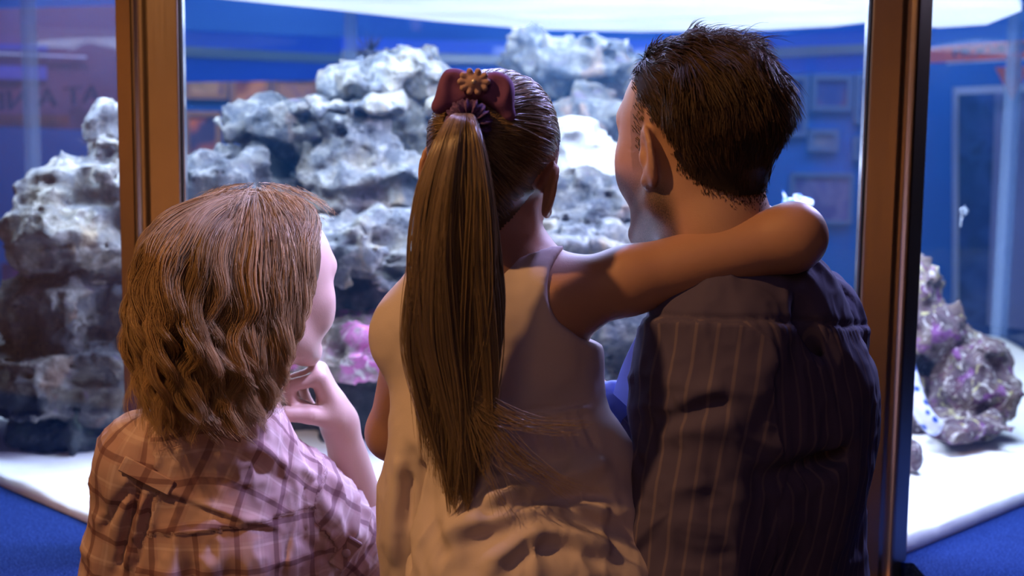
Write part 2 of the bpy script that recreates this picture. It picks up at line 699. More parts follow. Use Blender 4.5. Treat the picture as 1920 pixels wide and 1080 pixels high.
# lamp diffuser added just over the water, in place of its bright surface
mm = Mat('water_glow', (0.9, 0.93, 1, 1), 0.5)
co = mm.obj_co()
g = mm.noise(60, 4, 0.7, co, 0.6)
g2 = mm.noise(3.0, 3, 0.5, co)
st = mm.math('MULTIPLY_ADD', g, 0.9, mm.math('MULTIPLY_ADD', g2, 0.9, -0.12))
mm.b.inputs['Emission Color'].default_value = (0.72, 0.84, 1.0, 1)
mm.l(mm.math('MULTIPLY', st, 1.15), mm.b.inputs['Emission Strength'])
M_PANEL = mm.m
ZP = 1.985
glow = thing('surface_glow', 'broad white lamp added in place of the lit water surface of the aquarium', 'glow', loc=(0.2, 3.8, ZP))
ol = [PZ(400, -4, ZP)[:2], PZ(620, 18, ZP)[:2], PZ(820, 40, ZP)[:2], PZ(1000, 55, ZP)[:2], PZ(1200, 60, ZP)[:2], PZ(1440, 56, ZP)[:2], PZ(1560, 50, ZP)[:2],
      PZ(1640, 40, ZP)[:2], PZ(1760, 52, ZP)[:2], PZ(1850, 46, ZP)[:2], PZ(1915, 20, ZP)[:2], PZ(1900, -22, ZP)[:2], PZ(1500, -26, ZP)[:2], PZ(800, -26, ZP)[:2], PZ(420, -26, ZP)[:2]]
lim = grow(-0.08)
print('panel', [tuple(np.round(p, 2)) for p in ol])
MB().prism(ol, ZP, ZP + 0.02).build('sheet', M_PANEL, glow)
MB().prism([tuple(np.mean(ol, 0) + (np.array(p) - np.mean(ol, 0)) * 0.97) for p in ol], ZP + 0.021, ZP + 0.08).build('glow_backing', M_DARK, glow)

# =================================================================== lights
def light(name, typ, loc, target, energy, color, size=0.1, size_y=None, spot=None, blend=0.3, spread=None):
    L = bpy.data.lights.new(name, typ)
    L.energy = energy
    L.color = color
    o = bpy.data.objects.new(name, L)
    link(o)
    o.location = loc
    d = Vector(target) - Vector(loc)
    o.rotation_euler = d.to_track_quat('-Z', 'Y').to_euler()
    if typ == 'AREA':
        L.size = size
        if size_y:
            L.shape, L.size_y = 'RECTANGLE', size_y
        if spread:
            L.spread = math.radians(spread)
    elif typ == 'SPOT':
        L.spot_size = math.radians(spot or 60)
        L.spot_blend = blend
        L.shadow_soft_size = size
    else:
        L.shadow_soft_size = size
    return o


TB = (0.56, 0.72, 1.0)
light('tank_lamp', 'AREA', (-0.05, 3.02, 1.972), (-0.05, 3.06, 1.0), 28, TB, 1.1, 0.45)
light('tank_lamp', 'AREA', (-0.95, 3.1, 1.98), (-0.98, 3.12, 1.0), 21, TB, 0.4, 0.4)
light('tank_lamp', 'AREA', (1.02, 3.0, 1.98), (1.04, 3.05, 1.0), 24, TB, 0.4, 0.4)
light('tank_lamp', 'AREA', (0.05, 2.62, 2.33), (0.05, 2.8, 1.0), 12, TB, 0.9, 0.2)
light('tank_lamp', 'AREA', (0.35, 4.25, 1.975), (0.35, 4.3, 1.0), 22, TB, 0.9, 0.5)
light('tank_spot', 'SPOT', (0.12, 3.75, 1.97), (0.1, 3.75, 1.0), 50, (0.62, 0.78, 1.0), 0.06, spot=150, blend=0.6)
# added rim lights, no tank fixture, aimed out through the pane on to the family
light('added_rim_light', 'AREA', (0.10, 2.75, 2.28), (-0.1, 1.8, 1.55), 14, (0.42, 0.44, 1.0), 0.7, 0.15)
light('added_rim_light', 'AREA', (0.92, 2.72, 2.2), (-0.3, 1.85, 1.55), 34, (0.50, 0.48, 1.0), 0.4, 0.2)
# warm ceiling spot behind and to the left of the family
light('amber_spot', 'SPOT', (-1.38, 0.78, 3.25), (-0.05, 1.75, 1.5), 125, (1.0, 0.49, 0.17), 0.035, spot=62, blend=0.4)
light('room_lamp', 'AREA', (-1.2, -2.4, 3.3), (-0.2, 1.5, 0.9), 7, (1.0, 0.62, 0.36), 1.2, 1.2)
light('post_reflection_spot', 'SPOT', (-2.1, -0.5, 1.7), (-2.1, -3.2, 0.95), 1500, (1.0, 0.66, 0.32), 0.1, spot=36, blend=0.6)  # unseen spots, added so the bronze posts have warm wall to reflect
light('post_reflection_spot', 'SPOT', (2.2, -0.6, 2.2), (2.2, -3.2, 1.36), 1500, (1.0, 0.66, 0.36), 0.1, spot=25, blend=0.6)
light('post_reflection_spot', 'SPOT', (-4.4, 3.6, 3.6), (-6, 3.7, 1.2), 800, (1.0, 0.62, 0.26), 0.1, spot=60, blend=0.8)
light('violet_fill', 'AREA', (0.6, -0.6, 3.8), (0.2, 1.7, 1.2), 5, (0.55, 0.40, 1.0), 2.5, 2.0)  # added soft fill for the shadows, no ceiling fixture
light('violet_hair_fill', 'SPOT', (0.50, 2.20, 2.95), (-0.25, 1.85, 1.6), 90, (0.50, 0.46, 1.0), 0.12, spot=46, blend=0.7)  # added to tint the woman's hair and shoulder lavender
light('violet_hair_fill', 'SPOT', (0.75, 1.72, 2.95), (-0.20, 1.84, 1.64), 250, (0.55, 0.52, 1.0), 0.08, spot=16, blend=0.7)  # added narrow beam for the pale sheen on her hair
# blue exhibition lighting along the far wall
light('wall_wash', 'AREA', (-1.6, 6.6, 3.5), (-1.6, 8.2, 1.9), 11, (0.28, 0.50, 1.0), 3.0, 0.4)
light('wall_wash', 'AREA', (2.2, 6.6, 3.5), (2.2, 8.2, 1.9), 30, (0.28, 0.55, 1.0), 3.0, 0.4)
w = bpy.data.worlds.new('world')
S.world = w
w.use_nodes = True
w.node_tree.nodes['Background'].inputs[0].default_value = (0.12, 0.16, 0.4, 1)
w.node_tree.nodes['Background'].inputs[1].default_value = 0.06
log('env')
# =================================================================== rockwork in the tank
def rock_mat(name, tones, patch=None, patch_amt=0.55, white=0.35):
    m = Mat(name, (0.4, 0.4, 0.4, 1), 0.85, spec=0.2)
    co = m.obj_co()
    a = m.noise(9, 6, 0.65, co, 0.4)
    b = m.noise(34, 5, 0.7, co)
    base = m.ramp(a, [(0.30, rgb(tones[0])), (0.45, rgb(tones[1])), (0.60, rgb(tones[2])), (0.72, rgb(tones[3]))])
    base = m.mix(m.math('MULTIPLY', m.ramp(b, [(0.52, (0, 0, 0, 1)), (0.66, (1, 1, 1, 1))]), white), base, rgb('e6e2d8'))
    if patch:
        for i, (hx, sc, th) in enumerate(patch):
            g = m.noise(sc, 4, 0.6, co, 0.8 + i)
            base = m.mix(m.math('MULTIPLY', m.ramp(g, [(th, (0, 0, 0, 1)), (th + 0.06, (1, 1, 1, 1))]), patch_amt), base, rgb(hx))
    m.color(base)
    m.bump(m.math('ADD', m.noise(60, 6, 0.7, co), m.math('MULTIPLY', m.noise(16, 4, 0.6, co), 1.5)), 0.8, 0.02)
    return m.m


M_ROCK = rock_mat('pale_reef_rock', ['2c2e34', '6c6d70', '8a8274', 'bdb9b0'], [('b79a72', 5.5, 0.6)], 0.5)
M_ROCKG = rock_mat('grey_reef_rock', ['24272c', '4c4e54', '6a6660', '908d86'], [('8a6b58', 5, 0.58), ('6b5a78', 9, 0.62)], 0.5, 0.2)
M_ROCKB = rock_mat('dark_reef_rock', ['24282c', '3c4448', '555a58', '6e6f68'], [('5a6b58', 6, 0.58)], 0.5, 0.08)
M_ROCKP = rock_mat('purple_reef_rock', ['40353c', '66545c', '7d6a62', '97897a'], [('8a4a92', 16, 0.56), ('5c2c44', 23, 0.58), ('d7cf8a', 12, 0.60), ('f0e9e4', 19, 0.58)], 0.75, 0.25)
M_ROCKK = rock_mat('pink_reef_rock', ['5c5648', '8c7a6c', 'b98aa0', 'd9b8c2'], [('d86fb0', 13, 0.53), ('efe6dc', 18, 0.58)], 0.8, 0.3)
M_LITROCK = rock_mat('lit_reef_rock', ['a8a8a6', 'c8c8c6', 'dedcd6', 'f0eeea'], None, 0, 0.5)  # reef rock with strong overhead light put into its colour

ROCKS = []


def facet(g, c, r, rs):
    """an angular boulder: an ellipsoid cut by random flat faces, melted into the field"""
    m = r.max() + .06
    sl, X = g._sub(c - m, c + m)
    if sl is None:
        return
    Q = (X - c.astype(np.float32)) / r.astype(np.float32)
    d = np.linalg.norm(Q, axis=-1) - 1.06
    for _ in range(13):
        n = norm(rs.normal(size=3) * [1, 1, .8]).astype(np.float32)
        e = Q @ n - rs.uniform(.62, .98)
        d = -smin(-d, -e, .07)
    g._apply(sl, d * float(r.min()), 0.022, 'add')


def rock(label, Y, lobes, mat, seed, amp=1.0, strata=0.0, h=0.008, name='reef_rock', cat='rock', group=None, flat=None):
    """lobes: (px, py, dY, rx_px, rz_px, ry_m) ellipsoids melted together, then broken up by noise"""
    L = []
    for (px, py, dY, rx, rz, ry) in lobes:
        y = Y + dY
        L.append((P(px, py, y), np.array([rx * y / F, ry, rz * y / F])))
    lo = np.min([c - r for c, r in L], 0) - 0.07
    hi = np.max([c + r for c, r in L], 0) + 0.07
    lo[2] = max(lo[2], ZL - 0.02)
    g = Body(lo, hi, h)
    rs = np.random.default_rng(seed)
    for c, r in L:
        Rm = Rz(rs.uniform(-0.4, 0.4)) @ Ry(rs.uniform(-0.2, 0.2))
        facet(g, c, r, rs)
    X = np.stack(np.meshgrid(*g.ax, indexing='ij'), -1).astype(np.float32)
    near = np.abs(g.d) < 0.085
    p = X[near]
    wp = p + .03 * np.stack([vnoise(p * 9 + q_, seed + 50) for q_ in (0, 5, 11)], -1)
    n1 = fbm(wp * 8.0, 3, seed, ridged=True, gain=.55) * 0.020
    n2 = fbm(wp * 26.0, 3, seed + 9, ridged=True) * 0.008
    n3 = np.clip(vnoise(wp * 14.0, seed + 3) - 0.35, 0, 1) * -0.08      # pits and holes
    dd = n1 + n2 + n3
    if strata:
        ph = (p[:, 2] + 0.025 * vnoise(p * 6, seed + 5)) / 0.075
        fr = ph - np.floor(ph)
        dd = dd + strata * (np.clip(fr * 1.6, 0, 1) - 0.6)
    g.d[near] -= (dd * amp).astype(np.float32)
    zz = np.broadcast_to(g.ax[2][None, None, :], g.d.shape)
    g.d = np.maximum(g.d, (ZL + 0.01 - zz).astype(np.float32))
    for ax in range(3):
        for e in (0, -1):
            sl = [slice(None)] * 3
            sl[ax] = e
            g.d[tuple(sl)] = np.maximum(g.d[tuple(sl)], 0.01)
    V, Q = g.mesh()
    V = relax(V, Q, 1, 0.25)
    org = np.array([V[:, 0].mean(), V[:, 1].mean(), V[:, 2].min()])
    o = mesh_obj(name, V, Q, mat, None, origin=org)
    tag(o, label, cat, group)
    ROCKS.append(o)
    return o


# the stack seen through the left pane, reaching behind the left post
rock('grey boulder at the foot of the left rock stack, half buried in sand', 3.12, [(140, 790, 0, 85, 60, .14), (235, 770, .08, 90, 75, .15), (90, 800, -.03, 35, 32, .06)], M_ROCKB, 11)
rock('wide grey boulder jutting out low in the left rock stack', 3.08, [(120, 690, 0, 130, 55, .15), (30, 700, 0, 62, 52, .1), (230, 700, .05, 90, 60, .15)], M_ROCKG, 12, 1.0, .012)
rock('brown-grey middle boulder of the left rock stack under the dark recess', 3.1, [(140, 575, 0, 100, 68, .14), (235, 580, .05, 90, 70, .14), (60, 590, 0, 26, 40, .06)], M_ROCKG, 13)
rock('large pale boulder with a pointed top in the left rock stack', 3.08, [(150, 420, 0, 108, 78, .14), (140, 340, .02, 62, 66, .09), (230, 400, .05, 70, 92, .13), (82, 440, -.02, 38, 50, .07), (95, 345, 0, 26, 30, .04)], M_ROCK, 214, 1.0, .012)
rock('small knobbly rock crowning the left stack beside the bronze post', 3.16, [(205, 235, 0, 26, 36, .05), (225, 280, .02, 40, 36, .06), (190, 218, 0, 13, 15, .03)], M_ROCK, 15, 0.7, h=.007)

# the great pile in the middle
rock('broad dark boulder on the sand behind the woman', 3.3, [(450, 760, 0, 170, 120, .2), (380, 650, .05, 120, 110, .18)], M_ROCKB, 21)
rock('rounded dark rock standing on the sand between the woman and the girl', 3.22, [(665, 790, 0, 105, 108, .15), (760, 770, .05, 80, 120, .15)], M_ROCKB, 22, 0.55)
rock('flat ledge of rock crusted pink between the woman and the girl', 3.02, [(660, 640, 0, 105, 34, .13), (640, 665, -.03, 80, 26, .1), (730, 630, .05, 80, 40, .12)], M_ROCKK, 23, 0.8, .01)
rock('dark blue-grey boulder set back over the pink ledge', 3.42, [(680, 545, 0, 130, 62, .14), (800, 540, .05, 110, 90, .16)], M_ROCKB, 24, 0.7)
rock('long whitish rock shelf left of the girl with scalloped edges', 3.12, [(680, 462, 0, 120, 30, .15), (620, 450, .03, 70, 26, .1), (760, 440, .02, 80, 42, .14), (690, 490, -.03, 85, 18, .08)], M_ROCK, 25, 1.0, .012)
rock('pale boulder on the left of the middle pile above the woman', 3.2, [(420, 345, 0, 82, 62, .13), (380, 420, .02, 95, 90, .15), (490, 420, .04, 80, 70, .14)], M_ROCKG, 26, 1.0)
rock('knobbly overhanging shelf of rock above a dark hollow', 3.34, [(540, 232, 0, 72, 26, .11), (600, 250, .04, 60, 48, .12), (490, 235, -.02, 30, 22, .05), (570, 215, 0, 22, 16, .04)], M_ROCKG, 27, 1.0)
rock('biggest pale boulder of the reef, just left of the ponytail', 3.3, [(700, 320, 0, 105, 108, .16), (760, 380, -.03, 80, 80, .12), (640, 360, -.03, 60, 60, .1), (660, 250, 0, 70, 50, .1), (770, 260, .05, 60, 70, .12)], M_ROCK, 28, 1.15, .008)
rock('topmost slanting capstone of the reef with a creased pale face', 3.36, [(738, 150, 0, 78, 34, .11), (775, 120, 0, 38, 26, .08), (690, 160, -.02, 48, 26, .08)], M_ROCK, 29, 0.8, .012)
rock('thin slab of rock wedged under the slanting capstone', 3.32, [(720, 200, 0, 96, 15, .13), (640, 205, .02, 40, 16, .07)], M_ROCK, 30, 0.6)
rock('broad boulder at the back of the reef behind the girl', 3.75, [(900, 420, 0, 170, 190, .2), (1080, 560, .02, 170, 150, .2), (900, 700, 0, 220, 160, .2)], M_ROCKG, 31, 1.2, .012, h=.013)
rock('hazy blue rock farthest back near the bright water surface', 4.35, [(1075, 130, 0, 92, 44, .15), (1000, 120, -.05, 40, 50, .1), (1140, 150, .04, 60, 40, .12)], M_ROCKG, 32, 1.2, h=.013)
rock('layered blue rock face at the back, between the girl and the man', 4.15, [(1110, 270, 0, 120, 90, .18), (1200, 300, .06, 130, 110, .2), (1060, 330, -.05, 100, 90, .15)], M_ROCKG, 33, 1.2, .014, h=.013)
rock('jagged ledge whitened as if brightly lit, between the girl and the man', 3.42, [(1075, 262, 0, 34, 24, .07), (1115, 305, -.03, 48, 22, .08), (1150, 325, 0, 50, 26, .08), (1050, 330, .04, 60, 30, .1)], M_LITROCK, 34, 0.8)
rock('brown layered rock under the white jagged ledge', 3.3, [(1100, 390, 0, 120, 52, .16), (1210, 400, .04, 110, 60, .16)], M_ROCKG, 35, 0.9, .014)
rock('low pale rock with green-grey crust beside the girl neck', 3.1, [(1090, 460, 0, 90, 30, .12), (1170, 470, .02, 70, 42, .1), (1020, 470, .02, 50, 24, .08)], M_ROCK, 36, 1.0)
rock('blue-shadowed rock in the gap between the girl and the man', 3.1, [(1180, 620, 0, 120, 60, .13), (1120, 690, 0, 120, 60, .13), (1250, 740, .05, 100, 120, .16)], M_ROCKG, 37, 1.0, .008)
rock('sand-footed base boulder behind the girl dress', 3.2, [(1000, 820, 0, 200, 110, .18), (1180, 830, .03, 160, 110, .18)], M_ROCKB, 38, 0.8)

rock('dark rock deep in the hollow under the knobbly overhanging shelf', 3.55, [(540, 340, 0, 110, 90, .12), (560, 440, 0, 120, 90, .14)], M_ROCKB, 39, 0.7)

# the group seen through the right pane
rock('steep purple and brown rock sloping down beside the right post', 3.3, [(1715, 600, 0, 60, 95, .12), (1760, 700, .02, 75, 85, .14), (1690, 740, .03, 80, 80, .14)], M_ROCKP, 41, 0.9)
rock('rounded boulder crusted purple and yellow on the right', 3.18, [(1835, 705, 0, 58, 62, .1), (1800, 740, -.03, 45, 48, .08), (1855, 745, 0, 40, 45, .09), (1862, 655, .01, 20, 14, .04)], M_ROCKP, 42, 0.6, h=.008)
rock('low rubble rock speckled white at the foot of the purple boulder', 3.06, [(1822, 800, 0, 52, 24, .06), (1785, 805, -.02, 32, 18, .05)], M_ROCKP, 43, 0.5, h=.007)
rock('small purple pebble on the sand by the foot of the right post', 2.86, [(1706, 852, 0, 16, 22, .025)], M_ROCKP, 44, 0.3, h=.005)
rock('small dark stone lying far off on the sand at the right edge', 4.3, [(1925, 680, 0, 26, 22, .05)], M_ROCKB, 45, 0.4, h=.007)
log('rocks')

# the water itself: a faint blue haze filling the tank
wm = bpy.data.materials.new('clear_blue_water')
wm.use_nodes = True
wt = wm.node_tree
wt.nodes.remove(wt.nodes['Principled BSDF'])
sc = wt.nodes.new('ShaderNodeVolumeScatter')
sc.inputs['Color'].default_value = (0.12, 0.42, 1.0, 1)
sc.inputs['Density'].default_value = 0.03
wt.links.new(sc.outputs[0], wt.nodes['Material Output'].inputs['Volume'])
water = MB().prism(grow(-0.02), ZL + 0.02, 1.975).build('water', wm)
tag(water, 'clear bluish water filling the aquarium', 'water', kind='stuff')
# =================================================================== exhibition room beyond the tank
def quad_panel(name, c, mat, depth=0.03, parent=None, bevel=0.0):
    """c: four world points (tl, tr, br, bl) -> a slab of real thickness behind them"""
    c = np.array(c)
    nrm = norm(np.cross(c[1] - c[0], c[3] - c[0]))
    if nrm[1] < 0:
        nrm = -nrm
    V = np.concatenate([c, c + nrm * depth])
    return MB().add(V, [(0, 3, 2, 1), (4, 5, 6, 7), (0, 1, 5, 4), (1, 2, 6, 5), (2, 3, 7, 6), (3, 0, 4, 7)]).build(name, mat, parent, bevel=bevel)


def picture_mat(name, cols, scale=3.5, seed=0.0):
    m = Mat(name, (0.3, 0.2, 0.1, 1), 0.6)
    co = m.n('ShaderNodeTexCoord').outputs['Object']
    mp = m.n('ShaderNodeMapping')
    mp.inputs['Location'].default_value = (seed, seed * 0.7, seed * 1.3)
    m.l(co, mp.inputs['Vector'])
    a = m.noise(scale, 3, 0.5, mp.outputs[0], 0.6)
    m.color(m.ramp(a, [(0.34 + 0.3 * i / (len(cols) - 1), rgb(c)) for i, c in enumerate(cols)]))
    return m.m


M_FRAME = m_plain('gilt_frame', '9c7c5c', 0.5)
M_FRAMEB = m_plain('dull_blue_frame', '6f7fa8', 0.6)


def picture(x0, y0, x1, y1, Y, label, cols, frame=None, bw=0.028, seed=0.0, group='framed pictures beyond the tank'):
    a, b = P(x0, y0, Y), P(x1, y1, Y)
    c = (a + b) / 2
    w, h = abs(b[0] - a[0]) / 2, abs(a[2] - b[2]) / 2
    t = thing('framed_picture', label, 'picture', group, loc=(c[0], Y, c[2]))
    fr = MB()
    for lo, hi in (((-w, -h), (w, -h + bw)), ((-w, h - bw), (w, h)), ((-w, -h + bw), (-w + bw, h - bw)), ((w - bw, -h + bw), (w, h - bw))):
        fr.box((c[0] + lo[0], Y - 0.02, c[2] + lo[1]), (c[0] + hi[0], Y + 0.03, c[2] + hi[1]))
    fr.build('frame', frame or M_FRAME, t)
    MB().box((c[0] - w + bw, Y + 0.004, c[2] - h + bw), (c[0] + w - bw, Y + 0.03, c[2] + h - bw)).build('print', picture_mat('print_%d' % int(seed * 10), cols, seed=seed), t)
    return t


YW = WY - 0.035
WARM = ['3a2a3c', '8a5030', 'd89a58', '5a4a78']
BLUEP = ['1c2f78', '3a4f9a', '7a6a98', '2a3f88']
picture(348, 132, 428, 186, YW, 'wide framed picture with greenish lights, first from the left bronze post', ['3a3450', '6a6a4a', 'c0a070', '4a3a68'], seed=1.1)
picture(432, 132, 508, 200, YW, 'framed picture with warm orange spots, second from the left bronze post', WARM, seed=2.2)
picture(512, 140, 596, 200, YW, 'framed tan picture right above the knobbly rock shelf', ['5a4458', 'a07858', 'b8906c', '6a5a80'], seed=3.3)
picture(346, 208, 416, 320, YW, 'tall framed picture with an orange flame shape beside the left post', ['2a3468', '3a3a68', 'e07828', 'f0b040'], seed=4.4)
picture(426, 200, 500, 246, YW, 'dark red framed picture low beside the knobbly rock shelf', ['2a2458', '702848', '483868', '2a3060'], seed=5.5)
picture(1440, 140, 1512, 256, YW, 'tall blue framed picture half hidden by the man head', BLUEP, M_FRAMEB, seed=6.6)
picture(1522, 140, 1596, 208, YW, 'square blue framed picture with a reddish corner, right of the man', ['2a3f98', '4a4f98', '8a4a68', '3a4f98'], M_FRAMEB, seed=7.7)
picture(1516, 242, 1570, 284, YW, 'small pale framed picture below the square blue one', ['4a5a98', '7a80a8', '98909c', '4a5a98'], M_FRAMEB, seed=8.8)
picture(1604, 140, 1640, 232, YW, 'narrow blue framed picture touching the right bronze post', BLUEP, M_FRAMEB, seed=9.9)
picture(1600, 256, 1640, 300, YW, 'small dim framed picture low beside the right bronze post', BLUEP, M_FRAMEB, seed=10.9)
picture(1482, 324, 1596, 420, YW, 'largest violet framed picture above the girl elbow', ['4a3a88', '6a58a0', '8a78a8', '5a4890'], M_FRAMEB, bw=0.02, seed=11.9)
picture(4, 494, 74, 550, YW, 'small magenta panel at the far left', ['4a1a58', '6a2060', '7a2868', '5a1c58'], m_plain('magenta_frame', '5c1c50'), bw=0.012, seed=12.9)  # plain magenta print

# the lit blue bulkhead with its grey stripe, bending round the room
M_BULK = Mat('bright_blue_paint', (0.015, 0.12, 0.85, 1), 0.6).m
M_STRIPE = m_plain('grey_green_stripe', '8898a8', 0.6)
bulk = thing('bulkhead', 'bright blue ceiling bulkhead with a grey stripe seen through the top of the tank', 'ceiling trim', loc=(0, 7.6, 2.2))
bl = [(300, 54, 155, 5.9), (640, 70, 150, 7.9), (960, 78, 142, 8.0), (1400, 70, 140, 8.0), (1680, 48, 128, 6.3)]
for (xa, ya, yb, Ya), (xc, yc, yd, Yc) in zip(bl[:-1], bl[1:]):
    quad_panel('fascia', [P(xa, ya, Ya), P(xc, yc, Yc), P(xc, yd, Yc), P(xa, yb, Ya)], M_BULK, 0.08, bulk)
    m1, m2 = ya + 0.30 * (yb - ya), yc + 0.40 * (yd - yc)
    quad_panel('stripe', [P(xa, m1, Ya - .03), P(xc, m2, Yc - .03), P(xc, m2 + 17, Yc - .03), P(xa, m1 + 20, Ya - .03)], M_STRIPE, 0.03, bulk)


def text_mesh(body, size, depth=0.01):
    cu = bpy.data.curves.new('t', 'FONT')
    cu.body = body
    cu.size = size
    cu.extrude = depth
    cu.align_x, cu.align_y = 'CENTER', 'CENTER'
    o = bpy.data.objects.new('t', cu)
    COL.objects.link(o)
    dg = bpy.context.evaluated_depsgraph_get()
    dg.update()
    me = bpy.data.meshes.new_from_object(o.evaluated_get(dg))
    V = np.array([v.co[:] for v in me.vertices])
    Fc = [tuple(p.vertices) for p in me.polygons]
    bpy.data.objects.remove(o)
    bpy.data.meshes.remove(me)
    bpy.data.curves.remove(cu)
    return V, Fc


def text_on(parent, body, center, right, size, mat, wide=1.0):
    """mirrored lettering: a reflection built as solid letters"""
    V, Fc = text_mesh(body, size)
    right = norm(right)
    up = np.array([0, 0, 1.0])
    nrm = np.cross(right, up)
    W = center + (-V[:, :1] * wide) * right + V[:, 1:2] * up + V[:, 2:3] * nrm
    return mesh_obj('lettering', W, Fc, mat, parent, False)


M_ORANGE = Mat('orange_sign', (0.95, 0.13, 0.05, 1), 0.6).m
M_INK = m_plain('navy_ink', '141a48', 0.7)
M_LAV = m_plain('lavender_panel', '9a9cd0', 0.7)
M_PALE = m_plain('pale_frame', 'c8d0f0', 0.6)
M_PURP = Mat('plum_banner', (0.15, 0.07, 0.15, 1), 0.7).m
ob = thing('sign', 'orange overhead sign with mirrored dark lettering, a reflection built as a board beyond the right pane', 'sign', loc=(2.0, 6.4, 2.0))  # a reflection in the glass, modelled as a solid sign
a, b = P(1740, 90, 6.6), P(2010, 68, 6.2)
quad_panel('board', [a, b, P(2010, 106, 6.2), P(1740, 118, 6.6)], M_ORANGE, 0.03, ob)
text_on(ob, 'ON THIS ROOM', P(1905, 91, 6.27), b - a, 0.058, M_INK, 1.35)
quad_panel('pale_edge', [P(1775, 116, 6.5), P(1960, 106, 6.3), P(1960, 110, 6.3), P(1775, 121, 6.5)], M_PALE, 0.02, ob)
quad_panel('arrow_stem', [P(1888, 106, 6.33), P(1914, 106, 6.32), P(1914, 126, 6.32), P(1888, 126, 6.33)], M_ORANGE, 0.02, ob)
tri = np.array([P(1868, 126, 6.35), P(1934, 124, 6.35), P(1898, 188, 6.35)])
MB().add(np.concatenate([tri, tri + [0, 0.02, 0]]), [(0, 2, 1), (3, 4, 5), (0, 1, 4, 3), (1, 2, 5, 4), (2, 0, 3, 5)]).build('arrow_head', M_ORANGE, ob)
dp = thing('display_case', 'tall display panel with a pale frame and lavender side beyond the right pane', 'display', loc=(2.2, 6.9, 1.0))
quad_panel('frame_top', [P(1790, 164, 6.8), P(1960, 156, 6.6), P(1960, 170, 6.6), P(1790, 178, 6.8)], M_PALE, 0.04, dp)
quad_panel('frame_side', [P(1790, 164, 6.8), P(1797, 164, 6.8), P(1797, 620, 6.8), P(1790, 620, 6.8)], M_PALE, 0.04, dp)
quad_panel('blue_print', [P(1797, 176, 6.84), P(1866, 172, 6.84), P(1862, 640, 6.84), P(1797, 640, 6.84)], picture_mat('display_print', ['0c2a78', '143890', '3a58b0', '0c2a78'], 5, 3.1), 0.03, dp)
quad_panel('lavender_side', [P(1866, 168, 6.8), P(2000, 160, 6.5), P(2000, 640, 6.5), P(1850, 640, 6.8)], M_LAV, 0.04, dp)
lb = thing('banner', 'plum-coloured banner with mirrored dark lettering, a reflection built as a board beyond the left pane', 'banner', loc=(-2.2, 6.2, 2.0))  # reflected lettering and board, built as solid parts
a, b = P(-160, 20, 5.9), P(232, 10, 6.6)
quad_panel('board', [a, b, P(232, 246, 6.6), P(-160, 232, 5.9)], M_PURP, 0.04, lb)
quad_panel('violet_band', [P(-160, 120, 5.86), P(88, 124, 6.3), P(88, 150, 6.3), P(-160, 146, 5.86)], m_plain('violet_strip', '5c5cc0'), 0.03, lb)  # plain violet bands in two tones
quad_panel('violet_band', [P(-160, 78, 5.86), P(90, 84, 6.3), P(90, 96, 6.3), P(-160, 90, 5.86)], m_plain('violet_strip_dark', '4c4cae'), 0.03, lb)
quad_panel('pale_edge', [P(-160, 92, 5.84), P(162, 105, 6.42), P(162, 109, 6.42), P(-160, 96, 5.84)], M_PALE, 0.02, lb)
text_on(lb, 'AT A NEMA', P(48, 188, 6.17), b - a, 0.115, M_INK, 1.2)
quad_panel('copper_edge', [P(-160, 212, 5.86), P(130, 216, 6.4), P(130, 234, 6.4), P(-160, 232, 5.86)], m_plain('copper_strip', '7a4a40'), 0.03, lb)
light('banner_lamp', 'AREA', (-1.8, 4.9, 3.4), (-2.1, 6.2, 2.0), 30, (0.85, 0.62, 0.95), 0.8, 0.3)
light('sign_lamp', 'AREA', (1.9, 5.2, 3.4), (2.1, 6.4, 1.9), 9, (0.70, 0.72, 1.0), 0.8, 0.3)
light('bulkhead_lamp', 'AREA', (0.0, 5.6, 3.5), (0, 7.8, 2.2), 26, (0.5, 0.65, 1.0), 4.0, 0.3)
light('picture_fill', 'SPOT', (-1.5, 6.4, 3.5), (-1.6, 8.2, 1.9), 90, (1.0, 0.75, 0.55), 0.2, spot=40, blend=0.8)  # unseen warm light added for the far pictures

# =================================================================== small sea life
M_URCH = Mat('urchin_black', (0.012, 0.010, 0.03, 1), 0.4).m


def urchin(c, r, n, label, seed, body=0.3):
    rs = np.random.default_rng(seed)
    c = np.array(c)
    t = thing('sea_urchin', label, 'sea urchin', 'long-spined sea urchins', loc=tuple(c))
    g = Body(c - r * body * 1.5, c + r * body * 1.5, r * body / 9)
    g.ell(c, [r * body, r * body, r * body * 0.8], k=0)
    V, Q = g.mesh()
    mesh_obj('body', V, Q, M_URCH, t)
    d = norm(rs.normal(size=(n, 3)))
    d[:, 2] = np.abs(d[:, 2]) * 1.0 - 0.25
    d = norm(d)
    L = r * rs.uniform(0.7, 1.0, n)
    s = np.linspace(0, 1, 6)
    paths = c + d[:, None] * (r * body * 0.6 + (L[:, None] - r * body * .6) * s[None])[..., None]
    V, Q, _, _ = strands_mesh(paths, r * 0.014, 0.2, 4, seed)
    o = mesh_obj('spines', V, Q, M_URCH, t)
    o['kind'] = 'stuff'
    return t


urchin(P(692, 100, 3.5), 0.055, 95, 'dark sea urchin with fine spines up on the shoulder of the slanting capstone', 1)
urchin(P(806, 148, 3.42), 0.06, 95, 'dark sea urchin clinging to the right end of the slanting capstone', 2)
urchin(P(452, 262, 3.45), 0.05, 90, 'dark sea urchin to the left of the knobbly rock shelf', 3)
urchin(P(180, 268, 3.2), 0.045, 80, 'dark sea urchin by the small rock crowning the left stack', 4)

